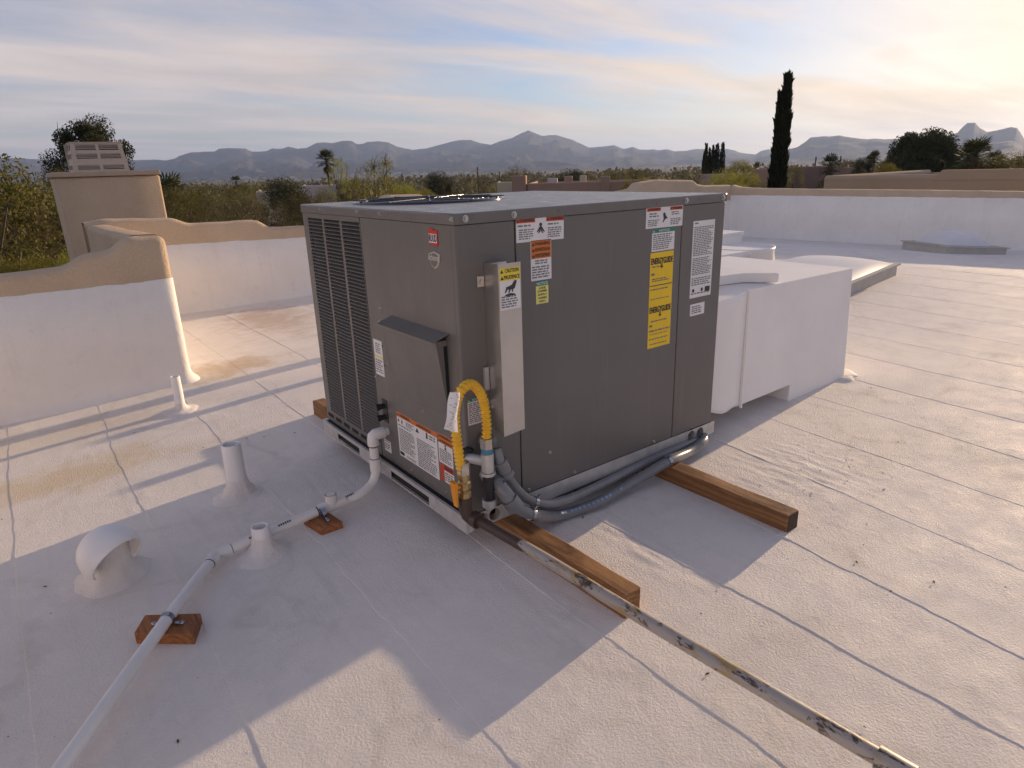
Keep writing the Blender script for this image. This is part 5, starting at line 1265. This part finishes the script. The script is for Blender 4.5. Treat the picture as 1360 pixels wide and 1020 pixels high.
# ------------------------------------------------------------------ vegetation
def leaves(centres, rad, n, size, seed, up=0.0, squash=.8, flat=0.0):
    rs = np.random.RandomState(seed); k = rs.randint(0, len(centres), n)
    dirs = rs.normal(size=(n, 3)); dirs /= np.linalg.norm(dirs, axis=1)[:, None]
    rr = rs.rand(n) ** .55; C_ = np.array(centres)[k]; rd = np.array(rad)[k]
    P = C_ + dirs * (rr * rd)[:, None] * np.array([1, 1, squash])
    a = rs.normal(size=(n, 3)); a[:, 2] = a[:, 2] * (1 - flat) + up * 2.2; a /= np.linalg.norm(a, axis=1)[:, None]
    b = np.cross(a, rs.normal(size=(n, 3))); b /= np.linalg.norm(b, axis=1)[:, None] + 1e-9
    s = size * (.55 + .9 * rs.rand(n))[:, None]
    V = np.stack([P - a * s, P + b * s * .42, P + a * s, P - b * s * .42], 1).reshape(-1, 3)
    return V, np.arange(n * 4).reshape(-1, 4)
def branches(mb, base, tips, r0, seed, sag=.1):
    rg_ = random.Random(seed)
    for tip in tips:
        b, t = Vector(base), Vector(tip); mid = b.lerp(t, .5) + Vector((rg_.uniform(-1, 1), rg_.uniform(-1, 1), rg_.uniform(-.2, 1))) * (t - b).length * sag
        mb.tube(spline([b, mid, t], 3), [r0 * (1 - .8 * i / 6) for i in range(7)], 5, False)
TREE = {}
def tree_mesh(key, H, Wd, nclump, nleaf, leaf, seed, fol, trunk=.35, squash=.8, crad=.30, up=0.0, stems=1, bare=0, top=1.0):
    rg_ = random.Random(seed); cs, rs_ = [], []
    for i in range(nclump):
        f = (i + .5) / nclump; a = i * 2.4 + rg_.uniform(-.4, .4); zz = trunk + (1 - trunk) * (f ** .8) * .92
        wr = math.sin(min(1, (zz - trunk * .6) / (1 - trunk * .6)) * math.pi * .86 + .25) * Wd * .5 * rg_.uniform(.45, 1.0)
        cs.append((math.cos(a) * wr, math.sin(a) * wr, zz * H * top)); rs_.append(H * crad * rg_.uniform(.35, .8) * min(1, Wd / H + .3))
    V, F = leaves(cs, rs_, nleaf, leaf, seed, up, squash)
    cr = np_mesh('crown', V, F, MT[fol])
    ext = float(np.quantile(np.hypot(V[:, 0], V[:, 1]), .93)); topz = float(np.quantile(V[:, 2], .992))
    m = MB()
    for s_ in range(stems):
        ox_ = Vector((rg_.uniform(-.2, .2) * (s_ > 0), rg_.uniform(-.2, .2) * (s_ > 0), 0)); fork = Vector((rg_.uniform(-.05, .05) * H, rg_.uniform(-.05, .05) * H, trunk * H * .8))
        m.tube([ox_, ox_.lerp(fork, .5) + Vector((.02 * H, 0, 0)), fork], [.030 * H, .024 * H, .018 * H], 7, False)
        branches(m, fork, [c for k, c in enumerate(cs) if k % stems == s_], .010 * H, seed + s_)
    for k in range(bare):
        c = Vector(cs[rg_.randrange(len(cs))]); tip = c + Vector((rg_.uniform(-1, 1), rg_.uniform(-1, 1), rg_.uniform(.2, 1.3))) * H * .085; m.tube([c, c.lerp(tip, .5) + Vector((.02, .01, 0)) * H, tip], [.004 * H, .003 * H, .0012 * H], 4, False)
    tk = m.mesh('trunk', MT['twig'] if bare else MT['bark']); TREE[key] = (tk, cr, topz, ext)
def plant(key, px, ytop, dist, label, cat='tree', group=None, name=None, wpx=60, rz=None):
    """wpx: crown width as seen, in pixels of the photograph at that distance"""
    p = away(px, ytop, dist); g0 = gz(dist); tk, cr, H, ext = TREE[key]; h = p.z - g0
    t = empty(name or 'desert_tree', (p.x, p.y, g0), label, cat, group, rz if rz is not None else px * .7)
    sx = (wpx / FPX * dist / 2) / ext; sz = min(h / H, 1.25 * sx); lift = h - H * sz
    for nm, me in (('trunk', tk), ('crown', cr)):
        o = link(bpy.data.objects.new(nm, me), t); o.scale = (sx, sx, sz); o.location = (0, 0, lift)
    if lift > .15:
        m = MB(); m.tube([(0, 0, 0), (.04, .03, lift * .5), (0, 0, lift + .1)], [.16 * sx ** .5, .14 * sx ** .5, .11 * sx ** .5], 7, False); m.build('lower_trunk', MT['bark'], t)
    return t
tree_mesh('mesq', 6, 6.0, 26, 22000, .042, 101, 'fol_mesq', .22, .75, .26, stems=3, bare=26)
tree_mesh('mesq2', 5, 6.0, 24, 20000, .042, 102, 'fol_mesq', .18, .7, .28, stems=3, bare=30)
tree_mesh('olive', 5, 5.0, 24, 15000, .042, 103, 'fol_olive', .2, .75, .28, stems=2, bare=40)
tree_mesh('dark', 7, 5.5, 26, 20000, .075, 104, 'fol_dark', .18, .85, .24, stems=1)
tree_mesh('round', 7, 9.0, 60, 52000, .12, 105, 'fol_dark', .12, .85, .26, stems=2)
tree_mesh('airy', 7, 4.6, 18, 4200, .062, 106, 'fol_lime', .22, .8, .20, stems=2, bare=60)
tree_mesh('lime', 4, 5.6, 26, 13000, .052, 107, 'fol_lime', .12, .75, .30, stems=2)
tree_mesh('broom', 5, 5.6, 22, 8000, .042, 108, 'fol_scrub', .2, .7, .28, up=.4, stems=3, bare=70)
tree_mesh('tall_dark', 10, 7, 26, 30000, .085, 109, 'fol_dark', .45, .8, .17, stems=1, bare=20)

G1 = 'desert trees crowding behind the left parapets'
for key, px, y, d, lab, wd in (
    ('mesq', -62, 200, 15.5, 'big olive green mesquite filling the left edge behind the low parapet', 270), ('mesq2', -190, 190, 17, 'mesquite crown cut by the left edge of the picture', 260),
    ('mesq2', 75, 232, 19, 'yellowish mesquite tucked directly behind the chimney left side', 110), ('tall_dark', 112, 162, 24, 'tall dark tree rising behind the louvred chimney cap', 92),
    ('mesq', 250, 251, 27, 'rounded mesquite next to the right side of the chimney', 100), ('mesq2', 285, 246, 33, 'olive mesquite, second to the right of the chimney', 90), ('olive', 318, 258, 25, 'brownish thorny tree in front of the mesquites, above the back parapet', 110),
    ('broom', 350, 268, 23, 'twiggy brown shrub tree above the stepped back parapet', 80), ('dark', 377, 240, 36, 'dense dark green tree left of the unit corner', 62), ('olive', 400, 262, 26, 'dull olive tree touching the left edge of the unit', 50),
    ('mesq2', 225, 240, 40, 'tree peeking out right beside the chimney shoulder', 60), ('broom', 300, 262, 21, 'low bare brown thicket just over the back parapet', 110), ('mesq', 340, 244, 50, 'far mesquite behind the dense dark tree', 60)):
    plant(key, px, y, d, lab, 'tree', G1, 'mesquite_tree' if 'mesq' in key else 'desert_tree', wd)
G2 = 'trees seen over the lid of the unit'
for key, px, y, d, lab, wd in (
    ('airy', 448, 210, 38, 'thin lime green tree beside the lone palm', 30), ('airy', 498, 213, 34, 'airy half bare tree with sparse yellow green leaves over the lid', 70), ('lime', 535, 244, 40, 'small bright green tree right of the half bare tree', 46),
    ('olive', 470, 240, 42, 'brownish bush between the two airy trees', 50), ('mesq2', 425, 254, 35, 'mesquite over the left corner of the lid', 60), ('dark', 583, 231, 70, 'round dark mesquite over the fan opening', 46), ('broom', 632, 234, 66, 'twiggy grey brown tree over the middle of the lid', 50),
    ('lime', 566, 251, 55, 'tiny bright shrub over the fan ring', 24), ('broom', 688, 222, 98, 'bare topped tree behind the cream house', 52), ('dark', 757, 227, 110, 'dark green tree behind the roof of the pink house', 52), ('mesq', 830, 226, 105, 'broad dark tree behind the right end of the pink house', 110), ('lime', 845, 236, 60, 'yellow green hedge at the right end of the pink house', 46), ('lime', 872, 238, 58, 'yellow green bush left of the brown mound tree', 40)):
    plant(key, px, y, d, lab, 'tree', G2, 'desert_tree', wd)
G3 = 'trees and bushes above the right parapet'
for key, px, y, d, lab, wd in (
    ('broom', 915, 225, 70, 'brown mound shaped tree left of the cypress row', 54), ('lime', 968, 229, 48, 'bright yellow green bush behind the stepped parapet', 68), ('lime', 992, 230, 44, 'bright lime bush beside the tall cypress pair', 48), ('lime', 983, 213, 82, 'rounded green tree between the cypress row and the tall pair', 36),
    ('olive', 1056, 220, 58, 'reddish olive bush right against the tall cypress pair', 28), ('round', 1232, 178, 62, 'big dense dark round tree below the mesa', 82), ('lime', 1180, 217, 45, 'small bright green tree before the big round tree', 25), ('dark', 1147, 211, 90, 'rounded dark tree left of the twin palms', 25),
    ('olive', 1128, 212, 100, 'pale grey green tree farther left of the twin palms', 28), ('dark', 1185, 208, 80, 'dark bush at the left foot of the big round tree', 22), ('olive', 1268, 214, 64, 'olive bush at the right foot of the big round tree', 28), ('mesq', 1345, 206, 50, 'backlit olive tree at the right edge', 58), ('mesq2', 1315, 213, 47, 'low backlit bush right of the fan palms', 46), ('broom', 1375, 204, 48, 'backlit tree cut by the right edge', 70)):
    plant(key, px, y, d, lab, 'tree', G3, 'desert_tree', wd)

# bare thorny tree at the left, before the brown house
rg = random.Random(21); m = MB()
def twig(p, d, L, r, depth):
    q = p + d * L; mid = p.lerp(q, .5) + Vector((rg.uniform(-1, 1), rg.uniform(-1, 1), rg.uniform(-.5, .5))) * L * .10
    m.tube([p, mid, q], [r, r * .85, r * .65], 5 if depth > 1 else 3, False)
    if depth:
        for _ in range(3 if depth > 1 else 4):
            nd = (d + Vector((rg.uniform(-1, 1), rg.uniform(-1, 1), rg.uniform(-.45, .7))) * .85).normalized(); twig(p.lerp(q, rg.uniform(.55, 1)), nd, L * rg.uniform(.55, .8), r * .6, depth - 1)
bp = away(55, 300, 11.5); g0 = gz(11)
bt = empty('bare_tree', (bp.x, bp.y, g0), 'leafless dark branched tree standing left of the chimney', 'tree')
for k in range(4): twig(Vector((rg.uniform(-.1, .1), rg.uniform(-.1, .1), 1.6)), Vector((rg.uniform(-.5, .5), rg.uniform(-.5, .5), 1)).normalized(), 1.55, .045, 4)
m.tube([(0, 0, 0), (.03, .02, .9), (0, 0, 1.7)], [.11, .09, .07], 8, False); m.build('trunk', MT['twig'], bt)
for k, (px, y, d, h) in enumerate(((20, 345, 12.5, 0), (75, 335, 12.8, 0), (100, 340, 11.5, 0))):
    plant('lime', px, y, d, ('green shrub low at the left edge behind the parapet', 'green shrub under the bare tree', 'green shrub against the foot of the chimney')[k], 'shrub', 'green shrubs under the bare tree', 'green_shrub', 70)

# cypresses
def cypress(px, ytop, dist, wid, label, group, seed, lean=0.0, n=5200):
    p = away(px, ytop, dist); g0 = gz(dist); H = p.z - g0
    t = empty('italian_cypress', (p.x, p.y, g0), label, 'cypress', group); rs = np.random.RandomState(seed)
    z = rs.rand(n) ** .85; prof = wid / 2 * np.minimum(1, (1.02 - z) / .5) ** .62 * (.55 + .45 * np.minimum(1, z / .08)) * (.86 + .3 * fbm(z * 9, z * 0, seed, 3))
    a = rs.rand(n) * 2 * np.pi; r_ = prof * (.55 + .5 * rs.rand(n)) * (1 + .22 * vnoise(a * 1.6, z * 22, seed))
    P = np.stack([r_ * np.cos(a) + lean * z * H, r_ * np.sin(a), z * H], -1)
    d = np.stack([np.cos(a) * .28, np.sin(a) * .28, np.ones(n)], -1) + rs.normal(size=(n, 3)) * .16; d /= np.linalg.norm(d, axis=1)[:, None]
    b = np.cross(d, rs.normal(size=(n, 3))); b /= np.linalg.norm(b, axis=1)[:, None]; s = (H * .030 * (.5 + rs.rand(n)))[:, None]
    V = np.stack([P - d * s * .3, P + b * s * .16 + d * s * .4, P + d * s, P - b * s * .16 + d * s * .4], 1).reshape(-1, 3)
    link(bpy.data.objects.new('crown', np_mesh('crown', V, np.arange(n * 4).reshape(-1, 4), MT['fol_cyp'])), t)
    m = MB(); m.tube([(0, 0, 0), (lean * H * .5, 0, H * .5), (lean * H * .9, 0, H * .9)], [wid * .16, wid * .12, .02], 8); m.build('trunk', MT['bark'], t)
    c = MB(); c.tube([(lean * k / 12 * H, 0, .02 * H + k / 12 * .92 * H) for k in range(13)], [wid * .36 * min(1, (1.0 - k / 12) / .5) ** .62 * (.6 if k == 0 else 1) for k in range(13)], 9); c.build('inner_foliage', MT['fol_cyp'], t)
cypress(1046.5, 105, 34, .64, 'taller and thicker of the two joined cypresses standing against the sky', 'tall cypress pair', 1, .003, 9000)
cypress(1037, 128, 34.2, .36, 'thinner shorter cypress pressed against the left side of the tallest one', 'tall cypress pair', 2, 0, 5000)
for k, (px, y, w) in enumerate(((936, 203, .9), (938.5, 192, 1.0), (943, 198, .8), (947.5, 195, 1.0), (953, 192.5, 1.25), (960.5, 191.5, 1.1))):
    cypress(px, y, 96 + (k % 3), w * 1.05, 'cypress in the distant row of six, ' + ('the leftmost and shortest', 'second from the left', 'third from the left, slim', 'fourth from the left', 'fifth and bushiest', 'rightmost, a little apart')[k], 'row of distant cypresses', 11 + k, 0, 1500)

# palms
def fan_palm(px, ytop, dist, label, group=None, crown=1.3, skirt=.8, tr=.17, nf=42, seed=1, low=0.25):
    p = away(px, ytop, dist); g0 = gz(dist); Hc = p.z - g0 - crown * .85; rg_ = random.Random(seed)
    t = empty('fan_palm', (p.x, p.y, g0), label, 'palm tree', group)
    m = MB(); m.tube([(0, 0, 0), (.08, .04, Hc * .5), (0, 0, Hc)], [tr * 1.3, tr, tr * .85], 9); m.build('trunk', MT['bark'], t)
    def frond(mb, a, e, L, blades=9):
        d = Vector((math.cos(a) * math.cos(e), math.sin(a) * math.cos(e), math.sin(e))); base = Vector((0, 0, Hc)); tip = base + d * L * .5 - Vector((0, 0, .10 * L * (1 - math.sin(e))))
        side = d.cross(Vector((0, 0, 1))); side = side.normalized() if side.length > .01 else Vector((1, 0, 0)); mb.tube([base, tip], [.018, .012], 3, False); nn = side.cross(d)
        for k in range(blades):
            b = (k / (blades - 1) - .5) * 2.5; dd = (d * math.cos(b) + side * math.sin(b)).normalized(); ll = L * .62 * (1 - .25 * abs(b) / 1.3); w = side * math.cos(b) - d * math.sin(b)
            q = tip + dd * ll * .6; e2 = tip + dd * ll - Vector((0, 0, .16 * ll)); mb.add([tip, q + w * .035 * L, e2, q - w * .035 * L], [(0, 1, 2, 3)])
    m = MB()
    for k in range(nf): frond(m, k * 2.4 + rg_.uniform(-.3, .3), -.5 + 1.9 * (k / nf) ** 1.0 + rg_.uniform(-.15, .15), crown * rg_.uniform(.8, 1.1))
    m.build('crown', MT['fol_palm'], t)
    if skirt:
        m = MB()
        for k in range(int(nf * .8)): frond(m, k * 2.4, -1.0 - .5 * rg_.random(), skirt * rg_.uniform(.7, 1.1), 6)
        m.build('dry_skirt', MT['fol_dry'], t)
    return t
fan_palm(432, 199, 60, 'lone slender palm standing clear over the left part of the lid', crown=1.0, skirt=.9, tr=.11, seed=3)
fan_palm(1163, 200, 88, 'right and taller palm of the small distant twin pair', 'distant twin palms', crown=.9, skirt=.5, tr=.1, seed=4)
fan_palm(1157, 205, 90, 'left and shorter palm of the small distant twin pair', 'distant twin palms', crown=.9, skirt=.6, tr=.1, seed=5)
fan_palm(1104, 205, 52, 'shaggy stout palm left of the neighbouring house corner', crown=.9, skirt=1.5, tr=.24, seed=6, nf=36)
fan_palm(1300, 183, 46, 'large backlit fan palm below the mesa peak', 'backlit fan palms', crown=1.15, skirt=1.3, tr=.2, seed=7, nf=44)
fan_palm(1290, 192, 48, 'shorter fan palm on the left of the large backlit one', 'backlit fan palms', crown=.9, skirt=1.0, tr=.2, seed=8, nf=34)
fan_palm(1322, 199, 52, 'small fan palm right of the large backlit one', 'backlit fan palms', crown=.8, skirt=.8, tr=.15, seed=9, nf=30)
fan_palm(965 + 40, 215, 84, 'tiny palm just left of the tall cypress pair', crown=.75, skirt=.6, tr=.12, seed=10, nf=30)
fan_palm(220, 232, 30, 'dark palm top beside the chimney cap slab', crown=1.0, skirt=.8, tr=.15, seed=11, nf=30)
fan_palm(312, 233, 120, 'little palm poking above the trees left of the unit', crown=1.3, skirt=1.0, tr=.15, seed=12, nf=26)

# utility poles
for px, y, d, lab in ((634, 222, 95, 'thin utility pole over the middle of the lid'), (663, 228, 100, 'shorter utility pole left of the cream house'), (1084, 208, 120, 'utility pole right of the cypress pair'), (1117, 207, 125, 'utility pole right of the shaggy palm')):
    p = away(px, y, d); g0 = gz(d); t = empty('utility_pole', (p.x, p.y, g0), lab, 'utility pole', 'thin utility poles in the distance', .6); h = p.z - g0
    m = MB(); m.tube([(0, 0, 0), (0, 0, h)], [.14, .10], 8); m.build('post', MT['bark'], t)
    m = MB(); m.box((-.9, -.05, h - .5), (.9, .05, h - .38)); m.build('crossarm', MT['bark'], t)

# far woods and scrub that nobody could count, and the specks of the town at the mountain foot
def scatter(name, mat, n, d0, d1, h0, h1, per, seed, az0=-12, az1=92):
    rs = np.random.RandomState(seed); az = np.radians(rs.uniform(az0, az1, n)); d = np.exp(rs.uniform(math.log(d0), math.log(d1), n)); h = rs.uniform(h0, h1, n) * np.clip(d / 300, .8, 2.2)
    keep = fbm(az * 30, np.log(d) * 6, seed, 3) > -.12; az, d, h = az[keep], d[keep], h[keep]; n = len(d)
    C_ = np.stack([CAM.x + d * np.sin(az), CAM.y + d * np.cos(az), gzv(d) + h * .5 + np.where(d > 80, 1.2 * fbm((d * np.sin(az)) * .012, (d * np.cos(az)) * .012, 71, 4), 0)], -1)
    C_ = np.repeat(C_, per, 0); hh = np.repeat(h, per)[:, None]; N = len(C_)
    P = C_ + np.clip(rs.normal(size=(N, 3)), -1.8, 1.8) * hh * np.array([.42, .42, .24]); a = rs.normal(size=(N, 3)); a /= np.linalg.norm(a, axis=1)[:, None]; b = np.cross(a, rs.normal(size=(N, 3))); b /= np.linalg.norm(b, axis=1)[:, None]
    s = hh * .17 * (.6 + .8 * rs.rand(N, 1)); V = np.stack([P - a * s, P + b * s * .6, P + a * s, P - b * s * .6], 1).reshape(-1, 3)
    o = bpy.data.objects.new(name, np_mesh(name, V, np.arange(N * 4).reshape(-1, 4), MT[mat])); link(o); tag(o, kind='stuff')
scatter('far_woodland', 'fol_scrub', 2600, 110, 2200, 3.2, 6.0, 26, 201)
scatter('far_green_trees', 'fol_olive', 900, 120, 900, 3.5, 6.5, 30, 202)
scatter('near_scrub', 'fol_mesq', 420, 32, 120, 1.6, 3.2, 70, 203)
rs = np.random.RandomState(77); mb = MB()
for k in range(420):
    az = math.radians(rs.uniform(2, 34) if k < 300 else rs.uniform(30, 72)); d = rs.uniform(2600, 4700); x, y = CAM.x + d * math.sin(az), CAM.y + d * math.cos(az); z = gz(d) + (d - 3600) / 4600 * 75 * (d > 3600); w = rs.uniform(5, 13)
    mb.box((x - w, y - w * .6, z - 6), (x + w, y + w * .6, z + rs.uniform(5, 9)))
tag(mb.build('far_town', MT['h_cream']), kind='stuff')

# lettering and pictograms: pieces too small to pick apart, one joined part each
for o in COL.objects:
    if o.name.split('.')[0] in ('printed_text', 'pictogram', 'lettering'): o['kind'] = 'stuff'
